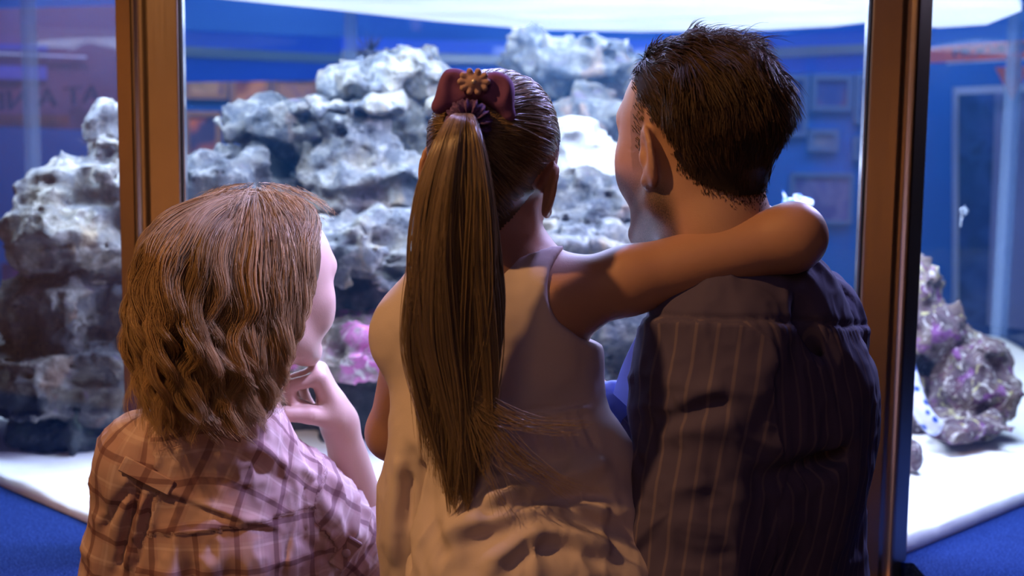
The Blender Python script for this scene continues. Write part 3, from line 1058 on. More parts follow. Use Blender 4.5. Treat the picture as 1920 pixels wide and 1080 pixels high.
mm = Mat('spotted_eel_skin', (0.6, 0.65, 0.8, 1), 0.4)
vo = mm.n('ShaderNodeTexVoronoi', i_Scale=42.0)
mm.l(mm.obj_co(), vo.inputs['Vector'])
mm.color(mm.ramp(vo.outputs['Distance'], [(0.26, rgb('2a4a98')), (0.36, rgb('c8cce8')), (0.8, rgb('e4e4f4'))]))
pts = np.array([P(1690, 640, 3.06), P(1704, 690, 3.02), P(1716, 740, 2.99), P(1730, 775, 2.97), P(1748, 798, 2.96), P(1760, 803, 2.97)])
s = np.linspace(0, 1, 40)
pp = np.stack([np.interp(s, np.linspace(0, 1, 6), pts[:, i]) for i in range(3)], 1)
for _ in range(6):
    pp[1:-1] = (pp[:-2] + pp[1:-1] * 2 + pp[2:]) / 4
V, Fc = tube_mesh(pp, np.interp(s, [0, .6, .9, 1], [.014, .020, .020, .008]), 14)
eel = mesh_obj('eel', V, Fc, mm.m, None, origin=pts[3])
tag(eel, 'pale eel with blue spots curling out from behind the right post', 'eel')


def fish(c, L, d, label, cols, seed):
    """small reef fish: body, tail and fins"""
    c = np.array(c)
    t = thing('fish', label, 'fish', None, loc=tuple(c))
    R = np.array([norm(d), norm(np.cross([0, 0, 1.0], d)), [0, 0, 1.0]])
    m = Mat('fish_skin_%d' % seed, rgb(cols[0]), 0.35)
    m.color(m.ramp(m.noise(60, 2, 0.5, m.obj_co()), [(0.42, rgb(cols[0])), (0.56, rgb(cols[1]))]))
    g = Body(c - L * 0.7, c + L * 0.7, L / 34)
    Rm = R.T
    g.ell(c, [L * 0.36, L * 0.09, L * 0.17], Rm, 0)
    g.cone(c - R[0] * L * 0.2, c - R[0] * L * 0.42, L * 0.09, L * 0.035, 0.006)
    V, Q = g.mesh()
    mesh_obj('body', V, Q, m.m, t)

    def fin(name, pl, th=0.008):
        pl = np.array(pl)
        V = [c + L * (x * R[0] + z * R[2] + s_ * th * R[1]) for s_ in (-1, 1) for x, z in pl]
        k = len(pl)
        Fc = [tuple(range(k)), tuple(range(2 * k - 1, k - 1, -1))] + [(i, k + i, k + (i + 1) % k, (i + 1) % k) for i in range(k)]
        mesh_obj(name, np.array(V), Fc, m.m, t, False)
    fin('tail_fin', [(-.38, 0), (-.6, .2), (-.54, 0), (-.6, -.2)])
    fin('dorsal_fin', [(.15, .14), (-.05, .25), (-.25, .17), (-.25, .09)])
    fin('belly_fin', [(.02, -.15), (-.1, -.24), (-.22, -.12)])
    return t


fish(P(1808, 396, 3.3), 0.055, (0.35, 0.5, 0.62), 'small dark fish with white marks swimming right of the right post', ['0a1030', 'e8f0ff'], 1)
fish(P(1502, 382, 3.1), 0.085, (0.8, 0.3, -0.25), 'pale blue fish swimming just above the girl elbow', ['3a80e0', 'e8f4ff'], 2)
fish(P(566, 330, 3.28), 0.075, (-0.8, 0.2, -0.4), 'pale fish hiding in the dark hollow of the reef', ['38506c', 'b8c8c0'], 3)
log('far')
# =================================================================== people: shared pieces
def skin_mat(name, col, lip=None):
    m = Mat(name, col, 0.48, spec=0.4)
    co = m.obj_co()
    c = m.mix(m.noise(22, 4, 0.6, co), tuple(x * 0.90 for x in col[:3]) + (1,), tuple(min(1, x * 1.08) for x in col[:3]) + (1,))
    st = m.attr('stubble').outputs['Fac']
    sp = m.noise(900, 2, 0.6, co)
    c = m.mix(m.math('MULTIPLY', st, m.math('MULTIPLY_ADD', sp, 1.0, 0.40), clamp=True), c, (0.03, 0.028, 0.035, 1))
    c = m.mix(m.math('MULTIPLY', m.attr('lip').outputs['Fac'], 0.75), c, (0.42, 0.12, 0.13, 1))
    m.color(c)
    m.b.inputs['Subsurface Weight'].default_value = 0.06
    m.b.inputs['Subsurface Radius'].default_value = (0.012, 0.005, 0.003)
    m.bump(m.noise(520, 3, 0.6, co), 0.12, 0.002)
    return m.m


def hair_mat(name, dark, light, rough=0.32, spec=0.5, trans=0.0):
    m = Mat(name, dark, rough, spec=spec)
    r = m.attr('rnd').outputs['Fac']
    t = m.attr('along').outputs['Fac']
    c = m.mix(r, dark, light)
    tip = m.mix(m.math('MULTIPLY', t, 0.45), c, tuple(min(1, x * 1.35) for x in light[:3]) + (1,))
    m.color(tip)
    if trans:
        tl = m.n('ShaderNodeBsdfTranslucent')
        m.l(tip, tl.inputs['Color'])
        mx = m.n('ShaderNodeMixShader')
        mx.inputs[0].default_value = trans
        m.l(m.b.outputs[0], mx.inputs[1])
        m.l(tl.outputs[0], mx.inputs[2])
        m.l(mx.outputs[0], m.out.inputs['Surface'])
    return m.m


class Head:
    """a human head in its own axes (x right, y to the face, z up)"""

    def __init__(self, C, R, s, kind):
        self.C, self.R, self.s, self.kind = np.array(C), np.array(R), s, kind

    def T(self, p):
        return self.C + (np.asarray(p, float) * self.s) @ self.R.T

    def L(self, P_):
        return ((np.asarray(P_) - self.C) @ self.R) / self.s

    def e(self, g, c, r, k=0.02, mode='add', rot=None):
        Rm = self.R if rot is None else self.R @ rot
        g.ell(self.T(c), np.array(r) * self.s, Rm, k * self.s, mode)

    def c(self, g, a, b, ra, rb=None, k=0.015, mode='add'):
        g.cone(self.T(a), self.T(b), ra * self.s, (rb if rb is not None else ra) * self.s, k * self.s, mode)

    def build(self, g):
        e, c = self.e, self.c
        m = self.kind == 'man'
        ch = self.kind == 'child'
        e(g, (0, -.014, .036), (.075, .097, .083), 0.0)
        e(g, (0, .030, .020), (.066, .068, .075), .03)
        e(g, (0, .036, -.035), (.058 + .004 * m, .052, .072), .03)
        jz = -.100 - .012 * m
        jw = .050 + .006 * m - .003 * ch
        for s in (-1, 1):
            c(g, (s * jw, -.006, -.052 - .008 * m), (s * .018, .062 + .004 * m, jz), .018 + .004 * m, .017 + .003 * m, .025)
            e(g, (s * .042, .056, -.022), (.022, .022, .022), .022)
            e(g, (s * .036, .062, -.046), (.020, .020, .022), .02)
        e(g, (0, .070 + .004 * m, jz), (.017 + .004 * m, .017, .016), .018)
        c(g, (-.036, .079, .024), (.036, .079, .024), .011 + .002 * m, None, .018)
        for s in (-1, 1):
            e(g, (s * .032, .100, .004), (.018, .014, .012), .016, 'sub')
            e(g, (s * .032, .074, .003), (.0125, .0125, .0115), .002)
            c(g, (s * .021, .086, .009), (s * .044, .079, .008), .0032, None, .004)
        c(g, (0, .090, .014), (0, .106 - .006 * ch, -.028), .007, .0105, .012)
        for s in (-1, 1):
            e(g, (s * .011, .097, -.033), (.008, .010, .007), .008)
        c(g, (-.018, .084, -.061), (.018, .084, -.061), .0065, None, .008)
        c(g, (-.015, .083, -.071), (.015, .083, -.071), .0075, None, .008)
        c(g, (-.022, .094, -.066), (.022, .094, -.066), .0022, None, .003, 'sub')
        ez = .0
        for s in (-1, 1):
            rot = Rz(s * .42) @ Ry(s * .12) @ Rx(-.18)
            cc = np.array((s * .081, -.010, -.008 + ez))
            e(g, cc, (.0075, .019, .034), .008, 'add', rot)
            e(g, cc + (s * .008, .004, .006), (.0075, .010, .019), .006, 'sub', rot)
            e(g, cc + (s * .000, .010, -.003), (.004, .005, .008), .005, 'add', rot)
            e(g, cc + (s * -.006, -.013, .004), (.006, .008, .024), .008, 'sub', rot)
            e(g, cc + (s * -.002, .006, -.029), (.006, .008, .008), .006, 'add', rot)


def hand(g, W, d, t, s=1.0, curls=((75, 70, 40),) * 4, thumb=None, left=False):
    """palm, four fingers and a thumb; d to the fingers, t to the thumb side"""
    W = np.array(W, float)
    d = norm(d)
    t = norm(np.array(t) - np.dot(t, d) * d)
    n = np.cross(t, d) * (-1 if left else 1)
    off = [.028, .0095, -.0095, -.027]
    ml = [.086, .088, .083, .075]
    ph = [(.043, .026, .020), (.047, .030, .021), (.043, .028, .020), (.034, .021, .018)]
    rad = [.0092, .0094, .0088, .0078]
    k = .010 * s
    g.cone(W, W + d * .03 * s, .023 * s, .022 * s, .02)
    for i in range(4):
        kn = W + (d * ml[i] + t * off[i]) * s
        g.cone(W + (d * .022 + t * off[i] * .62) * s, kn, .0145 * s, .0118 * s, .012 * s)
        a = 0.0
        p = kn
        r = rad[i] * s
        for j in range(3):
            a += math.radians(curls[i][j])
            dd = norm(d * math.cos(a) + n * math.sin(a) + t * off[i] * 2.0)
            q = p + dd * ph[i][j] * s
            g.cone(p, q, r * (1.06 - .06 * j), r * (1.0 - .08 * j), .004 * s)
            p = q
    tb = W + (d * .022 + t * .018 + n * .008) * s
    th = thumb or [(.6, .7, .35), (.95, .15, .3), (1.0, -.1, .15)]
    p = tb
    for j, (L, r0, r1) in enumerate(((.044, .0165, .0125), (.034, .0118, .0105), (.028, .0105, .0078))):
        v = norm(d * th[j][0] + t * th[j][1] + n * th[j][2])
        q = p + v * L * s
        g.cone(p, q, r0 * s, r1 * s, (.014 if j == 0 else .004) * s)
        p = q


def arm(g, sh, el, wr, r, k=.02):
    g.cone(sh, el, r[0], r[1], .035)
    g.cone(el, el + (np.array(wr) - el) * .35, r[1] * 1.02, r[2], k)
    g.cone(el + (np.array(wr) - el) * .35, wr, r[2], r[3], k)


def segdist(p, a, b):
    a, b = np.asarray(a, float), np.asarray(b, float)
    ab = b - a
    t = np.clip(((p - a) @ ab) / (ab @ ab), 0, 1)
    return np.linalg.norm(p - a - t[:, None] * ab, axis=1), t


def sstep(a, b, x):
    t = np.clip((x - a) / (b - a), 0, 1)
    return t * t * (3 - 2 * t)


def legs_and_shoes(root, hipL, hipR, footL, footR, fwd, mat, shoe, name='trousers', r=(.085, .06, .05)):
    """trousers down to the floor and a pair of shoes"""
    pts = np.array([hipL, hipR, footL, footR])
    g = Body(pts.min(0) - .2, pts.max(0) + .22, .011)
    mid = (np.array(hipL) + hipR) / 2
    ax = norm(np.array(hipR) - hipL)
    Rm = np.array([ax, np.cross([0, 0, 1.0], ax), [0, 0, 1.0]]).T
    g.ell(mid + [0, 0, .03], [np.linalg.norm(np.array(hipR) - hipL) / 2 + .075, .115, .12], Rm, 0)
    for h_, f_ in ((hipL, footL), (hipR, footR)):
        kn = (np.array(h_) + f_) / 2 + np.array(fwd) * .02
        g.cone(h_, kn, r[0], r[1], .03)
        g.cone(kn, np.array(f_) + [0, 0, .09], r[1], r[2], .02)
    V, Q = g.mesh()
    mesh_obj(name, relax(V, Q, 2), Q, mat, root)
    for f_ in (footL, footR):
        f_ = np.array(f_, float)
        fw = np.array(fwd)
        s = Body(f_ - [.24, .24, .02], f_ + [.24, .24, .16], .006)
        s.cone(f_ + [0, 0, .05], f_ + fw * .13 + [0, 0, .035], .042, .036, 0)
        s.cone(f_ + [0, 0, .05], f_ - fw * .06 + [0, 0, .045], .04, .036, .02)
        s.cone(f_ + [0, 0, .05], f_ + [0, 0, .11], .042, .04, .02)
        s.plane((0, 0, 0.003), (0, 0, -1))
        V, Q = s.mesh()
        mesh_obj('shoe', relax(V, Q, 1), Q, shoe, root)


def plaid_mat(name, base, dark, mid, pale):
    m = Mat(name, base, 0.85, spec=0.1)
    uv = m.attr('cloth_uv').outputs['Vector']
    sx = m.n('ShaderNodeSeparateXYZ')
    m.l(uv, sx.inputs[0])

    def lines(sock, per, off, w, soft=0.02):
        f = m.math('FRACT', m.math('ADD', m.math('DIVIDE', sock, per), off))
        d = m.math('ABSOLUTE', m.math('SUBTRACT', f, 0.5))
        r = m.n('ShaderNodeMapRange')
        m.l(d, r.inputs['Value'])
        r.inputs['From Min'].default_value = w
        r.inputs['From Max'].default_value = w + soft
        r.inputs['To Min'].default_value, r.inputs['To Max'].default_value = 1, 0
        return r.outputs[0]
    c = m.mix(m.noise(30, 3, 0.5, uv), tuple(x * .92 for x in base[:3]) + (1,), base)
    for s in (sx.outputs[0], sx.outputs[1]):
        c = m.mix(m.math('MULTIPLY', lines(s, .058, .1, .22), .35), c, mid)
        c = m.mix(m.math('MULTIPLY', lines(s, .058, .45, .02), .45), c, pale)
    for s in (sx.outputs[0], sx.outputs[1]):
        c = m.mix(m.math('MULTIPLY', lines(s, .058, .0, .055), .62), c, dark)
    m.color(c)
    w1 = m.noise(1500, 2, 0.5, uv)
    m.bump(w1, 0.15, 0.001)
    return m.m


def stripe_mat(name, base, line, per, w, bias=0.0):
    m = Mat(name, base, 0.85, spec=0.1)
    uv = m.attr('cloth_uv').outputs['Vector']
    sx = m.n('ShaderNodeSeparateXYZ')
    m.l(uv, sx.inputs[0])
    f = m.math('FRACT', m.math('DIVIDE', sx.outputs[0], per))
    d = m.math('ABSOLUTE', m.math('SUBTRACT', f, 0.5))
    r = m.n('ShaderNodeMapRange')
    m.l(d, r.inputs['Value'])
    r.inputs['From Min'].default_value, r.inputs['From Max'].default_value = w, w + .06
    r.inputs['To Min'].default_value, r.inputs['To Max'].default_value = 1, 0
    c = m.mix(m.noise(14, 3, 0.5, m.obj_co()), tuple(x * .85 for x in base[:3]) + (1,), base)
    m.color(m.mix(m.math('MULTIPLY', r.outputs[0], .75), c, line))
    m.bump(m.noise(700, 2, 0.5, m.obj_co()), 0.12, 0.001)
    return m.m


def wrinkle(V, N, sc, amp, seed, stretch=(1, 1, 1)):
    p = V * np.array(stretch) * sc
    return V + N * (fbm(p, 3, seed, ridged=True) * amp)[:, None]


def resample(pts, K):
    pts = np.asarray(pts, float)
    s = np.linspace(0, 1, len(pts))
    u = np.linspace(0, 1, K)
    out = np.stack([np.interp(u, s, pts[:, i]) for i in range(3)], 1)
    for _ in range(max(2, K // len(pts))):
        out[1:-1] = (out[:-2] + 2 * out[1:-1] + out[2:]) / 4
    return out


M_TROUS = m_plain('dark_denim', '1c2030', 0.9)
M_SHOE = m_plain('dark_leather', '1a1512', 0.5)


def near_point(Vs, px, py, lift=0.0, tol=.006):
    """the nearest surface point of a mesh under a sight line"""
    d = norm(P(px, py, 1.7) - CAM)
    r = Vs - CAM
    t = r @ d
    e = np.linalg.norm(r - t[:, None] * d, axis=1)
    i = np.argmin(np.where(e < max(tol, e.min() + .003), t, 1e9))
    return CAM + d * (t[i] - lift)


def folds(V, N, specs, mask=None):
    """ridges (+) and valleys (-) pressed into cloth along curves lying on it: (points, width, height)"""
    disp = np.zeros(len(V))
    for pts, w, h_ in specs:
        c = resample([near_point(V, x_, y_) for x_, y_ in pts], 8 * len(pts))
        lo, hi = c.min(0) - 3 * w, c.max(0) + 3 * w
        ix = np.where(((V > lo) & (V < hi)).all(1))[0]
        if len(ix) == 0:
            continue
        dmin = np.full(len(ix), 9.0)
        tm = np.zeros(len(ix))
        for k in range(len(c) - 1):
            d_, t_ = segdist(V[ix], c[k], c[k + 1])
            b = d_ < dmin
            dmin[b] = d_[b]
            tm[b] = (k + t_[b]) / (len(c) - 1)
        taper = sstep(0, .12, tm) * sstep(1, .88, tm) * .8 + .2
        disp[ix] += h_ * np.exp(-(dmin / w) ** 2) * taper
    if mask is not None:
        disp = disp * mask
    return V + N * disp[:, None]
# =================================================================== the woman, chin resting on her hand
SK_W = skin_mat('fair_skin', (0.62, 0.40, 0.33, 1))
wm_root = thing('woman', 'woman with wavy blonde hair in a plaid shirt, chin resting on her fist', 'person', 'family at the aquarium', loc=(P(400, 900, 1.85)[0], 1.85, 0))
WH = Head(P(497, 537, 1.87), Rz(math.radians(-43)) @ Rx(math.radians(2)) @ Ry(math.radians(3)), 0.97, 'woman')
wN = P(425, 765, 1.845)
wSR, wSL = P(572, 955, 1.90), P(272, 872, 1.84)
wER, wWR = P(712, 1085, 2.04), P(636, 792, 1.965)
wEL, wWL = P(222, 1200, 1.88), P(260, 1400, 2.05)
wx = norm(wSR - wSL)
wz = norm(np.array([-.03, .02, 1.0]))
wx = norm(wx - np.dot(wx, wz) * wz)
wy = np.cross(wz, wx)
WR_ = np.array([wx, wy, wz]).T
wM = (wSR + wSL) / 2
wPel = wM - wz * .47 + np.array([.02, .02, 0])


def woman_body():
    lo = np.min([wSL, wEL, wWL, wPel], 0) - .13
    hi = np.max([WH.C, wER, wSR, wWR], 0) + .14
    lo[2] = wPel[2] - .10
    g = Body(lo, hi, .0032)
    WH.build(g)
    g.chain([WH.T((0, -.022, -.05)), WH.T((0, -.030, -.105)), wN], [.050, .047, .056], .03)
    g.cone(wN, wM - wz * .03, .055, .08, .04)
    for s in (wSR, wSL):
        g.cone(wN - wz * .02, s, .045, .046, .04)
    g.ell(wM - wz * .10 + wy * .02, [.145, .095, .15], WR_, .05)
    g.ell(wM - wz * .27 + wy * .02, [.125, .088, .14], WR_, .05)
    g.ell(wPel, [.155, .105, .12], WR_, .05)
    arm(g, wSR, wER, wWR, (.043, .036, .037, .024))
    arm(g, wSL, wEL, wWL, (.043, .036, .037, .024))
    hand(g, wWR, P(593, 686, 1.94) - wWR, (0.05, -1, .12), 1.0,
         ((82, 92, 50), (88, 90, 50), (96, 76, 34), (112, 60, 20)),
         [(.62, .70, .50), (.50, .20, .85), (.30, -.05, .95)])
    hand(g, wWL, (.1, .5, -.5), (1, .2, 0), .93, ((30, 30, 20),) * 4, left=True)
    return g.mesh()


V, Q = woman_body()
V = relax(V, Q, 1, .4)
lc = WH.L(V)
lip = ((np.abs(lc[:, 0]) < .021) & (lc[:, 1] > .078) & (np.abs(lc[:, 2] + .066) < .0105)).astype(float)
mesh_obj('body', V, Q, SK_W, wm_root, attrs={'lip': lip, 'stubble': np.zeros(len(V))})
WOMAN_V, WOMAN_N = V, vnormals(V, Q)
log('woman body', len(V))

M_PLAID = plaid_mat('pink_plaid_cotton', (0.60, 0.43, 0.42, 1), (0.16, 0.07, 0.09, 1), (0.46, 0.27, 0.27, 1), (0.78, 0.62, 0.62, 1))
wCuff = wER + (wWR - wER) * .26


def woman_shirt():
    lo = np.min([wSL, wEL, wPel], 0) - .16
    hi = np.max([wN, wER, wSR, wCuff], 0) + .13
    lo[2] = wPel[2] - .16
    g = Body(lo, hi, .0038)
    g.cone(wN - wz * .045, wM - wz * .05, .066, .10, 0)
    for s in (wSR, wSL):
        g.cone(wN - wz * .035, s - wz * .005, .056, .060, .05)
    g.ell(wM - wz * .11 + wy * .02, [.150, .112, .17], WR_, .05)
    g.ell(wM - wz * .30 + wy * .02, [.160, .120, .20], WR_, .06)
    g.ell(wPel - wz * .02, [.185, .135, .14], WR_, .06)
    g.cone(wSR, wER, .064, .058, .03)
    g.cone(wER, wCuff, .056, .047, .02)
    g.cone(wSL, wEL, .064, .060, .03)
    # rolled cuff and its button tab
    u = norm(wWR - wER)
    g.cone(wCuff - u * .045, wCuff, .050, .050, .004)
    # box pleat and pull folds under the yoke
    for px0, py0, px1, py1, r in ((262, 885, 228, 1080, .010), (250, 890, 190, 1010, .009), (285, 890, 262, 1085, .008), (240, 900, 205, 1090, .008)):
        a, b = P(px0, py0, 1.70), P(px1, py1, 1.70)
        for t in np.linspace(0, 1, 10):
            pass
    g.plane(wPel - wz * .12, -wz)
    return g


gS = woman_shirt()
V, Q = gS.mesh()
V = relax(V, Q, 2, .5)
N = vnormals(V, Q)
# cloth coordinates
dr, tr_ = segdist(V, wSR, wER)
dl, tl_ = segdist(V, wSL, wEL)
df, tf_ = segdist(V, wER, wWR)
lx = (V - wM) @ WR_
sleeveR = ((dr < .075) & (lx[:, 0] > np.dot(wSR - wM, wx) - .012)) | (df < .07)
sleeveL = (dl < .075) & (lx[:, 0] < np.dot(wSL - wM, wx) + .012)
yk = lx[:, 2] + .030 - .10 * (lx[:, 0] + .02)
back = lx[:, 1] < .03
yoke = back & (yk > 0) & ~sleeveR & ~sleeveL
uv = np.stack([lx[:, 0] * 1.12 + .03 * np.sign(lx[:, 1]), lx[:, 2]], 1)
ca, sa = math.cos(.34), math.sin(.34)
uvy = np.stack([lx[:, 0] * ca - (lx[:, 2] - lx[:, 1]) * sa, lx[:, 0] * sa * 1.2 + (lx[:, 2] + lx[:, 1] * 1.2) * ca], 1)
uv[yoke] = uvy[yoke]


def sleeve_uv(Vs, a, b):
    ax = norm(b - a)
    e1 = norm(np.cross(ax, [0, 1.0, 0]))
    e2 = np.cross(ax, e1)
    q = Vs - a
    return np.stack([np.arctan2(q @ e2, q @ e1) * .062, q @ ax], 1)


uv[sleeveR] = sleeve_uv(V[sleeveR], wSR, wER)
uv[sleeveL] = sleeve_uv(V[sleeveL], wSL, wEL)
# folds: gathers fan out below the pleat, soft wrinkles elsewhere
px_ = (lx[:, 0] + .085)
fan = sstep(-.02, -.10, yk) * np.exp(-(px_ / .10) ** 2) * back
disp = .0075 * fan * np.cos(px_ / (.010 + .10 * np.clip(-yk, .02, .4)) * 2.0)
disp -= .010 * np.exp(-((px_ - .02 + .12 * yk) / .012) ** 2) * sstep(-.01, -.05, yk) * back
disp += .0030 * yoke                                                   # the yoke lies on top
disp += .0045 * fbm(V * [16, 16, 7], 2, 21) + .003 * fbm(V * [34, 34, 20], 2, 22, ridged=True)
disp += .006 * np.where(sleeveR, fbm(np.stack([uv[:, 0] * 9, uv[:, 1] * 26, uv[:, 0] * 0], 1), 2, 23, ridged=True), 0)
seamR = np.abs(lx[:, 0] - (np.dot(wSR - wM, wx) - .012)) < .004
disp -= .003 * (seamR & (dr < .085))
V = V + N * disp[:, None]
N = vnormals(V, Q)
V = folds(V, N, [([(222, 884), (270, 912), (330, 938), (430, 975), (532, 1002)], .0035, -.0045), ([(226, 876), (330, 928), (430, 966), (532, 992)], .007, .003),
                 ([(264, 915), (240, 985), (214, 1078)], .006, -.012), ([(284, 922), (266, 1000), (250, 1078)], .005, -.010), ([(252, 908), (215, 950), (188, 1000)], .006, -.008),
                 ([(272, 920), (250, 1000), (232, 1078)], .006, .006), ([(300, 930), (292, 1000), (290, 1070)], .006, -.005),
                 ([(622, 874), (592, 902), (566, 950), (542, 1005), (530, 1075)], .003, -.005), ([(560, 1000), (600, 1040), (640, 1062)], .008, -.006),
                 ([(590, 930), (640, 975), (672, 1010)], .012, .005), ([(470, 830), (540, 870), (600, 890)], .008, .005), ([(440, 850), (500, 890), (560, 910)], .008, -.004)])
shirt = mesh_obj('plaid_shirt', V, Q, M_PLAID, wm_root, attrs={'cloth_uv': uv})


def cloth_strip(name, pts, nrm, w, th, mat, parent, uvrot=0.0):
    """a small sewn strip of cloth following points"""
    pts = resample(pts, 24)
    t = norm(np.gradient(pts, axis=0))
    nrm = norm(np.broadcast_to(np.asarray(nrm, float), pts.shape))
    b = norm(np.cross(t, nrm))
    n = np.cross(b, t)
    ring = [(-.5 * w, -th), (.5 * w, -th), (.5 * w, th), (-.5 * w, th)]
    V = np.concatenate([(pts[:, None] + np.array([x * b + z * n for x, z in ring]).transpose(1, 0, 2))]).reshape(-1, 3)
    k = len(pts)
    Fc = [(i * 4 + j, i * 4 + (j + 1) % 4, (i + 1) * 4 + (j + 1) % 4, (i + 1) * 4 + j) for i in range(k - 1) for j in range(4)]
    Fc += [(3, 2, 1, 0), tuple((k - 1) * 4 + j for j in range(4))]
    s = np.repeat(np.linspace(0, np.linalg.norm(np.diff(pts, axis=0), axis=1).sum(), k), 4)
    uvv = np.stack([s * math.cos(uvrot), s * math.sin(uvrot) + np.tile([0, w, w, 0], k)], 1)
    o = mesh_obj(name, V, Fc, mat, parent, False, attrs={'cloth_uv': uvv})
    md = o.modifiers.new('bevel', 'BEVEL')
    md.width = .0015
    return o


def on_shirt(px, py, lift=.0005, Vs=None):
    """point of the shirt's near surface under a sight line"""
    Vs = V if Vs is None else Vs
    d = norm(P(px, py, 1.8) - CAM)
    r = Vs - CAM
    t = r @ d
    e = np.linalg.norm(r - t[:, None] * d, axis=1)
    ok = e < .006
    if not ok.any():
        ok = e < e.min() + .004
    i = np.argmin(np.where(ok, t, 1e9))
    return CAM + d * (t[i] - lift)


cloth_strip('locker_loop', [on_shirt(228, 868), on_shirt(262, 886), on_shirt(296, 903), on_shirt(322, 916)], -wy, .021, .002, M_PLAID, shirt, .4)
# collar: a folded band round the neck
cn = norm(WH.T((0, -.03, -.10)) - wN)
ca_ = norm(np.cross(cn, [0, 1.0, 0]))
cb_ = np.cross(cn, ca_)
Vc, Fc = [], []
K = 40
for i in range(K):
    a = 2 * math.pi * i / K
    dirv = ca_ * math.cos(a) + cb_ * math.sin(a)
    for (rr, zz) in ((.060, .020), (.064, .046), (.070, .049), (.082, .020), (.088, -.004), (.082, -.006), (.068, .012)):
        Vc.append(wN + dirv * rr + cn * (zz - .02) + wy * .004)
for i in range(K):
    for j in range(7):
        Fc.append((i * 7 + j, ((i + 1) % K) * 7 + j, ((i + 1) % K) * 7 + (j + 1) % 7, i * 7 + (j + 1) % 7))
Vc = np.array(Vc)
mesh_obj('collar', Vc, Fc, M_PLAID, shirt, attrs={'cloth_uv': np.stack([Vc[:, 0] * .8 + Vc[:, 1] * .6, Vc[:, 2]], 1)})
tb = [on_shirt(628, 1062), on_shirt(648, 1035), on_shirt(668, 1012)]
cloth_strip('sleeve_tab', tb, -wy, .022, .003, M_PLAID, shirt, .9)
b_ = Body(tb[1] - .03, tb[1] + .03, .0015)
b_.ell(tb[1] - wy * .004, [.0065, .003, .0065], None, 0)
Vb, Qb = b_.mesh()
mesh_obj('button', Vb, Qb, m_plain('shell_button', 'b8a0b0', 0.3), shirt)
legs_and_shoes(wm_root, wPel - wx * .08 - wz * .04, wPel + wx * .08 - wz * .04, (wPel[0] - .11, 1.84, 0), (wPel[0] + .10, 1.88, 0), (0.25, .97, 0), M_TROUS, M_SHOE, r=(.085, .06, .05))

# ---- hair: a soft cap under several hundred wavy locks
HAIR_W = hair_mat('blonde_wavy_hair', (0.10, 0.05, 0.02, 1), (0.76, 0.53, 0.30, 1), 0.34, 0.5, 0.35)


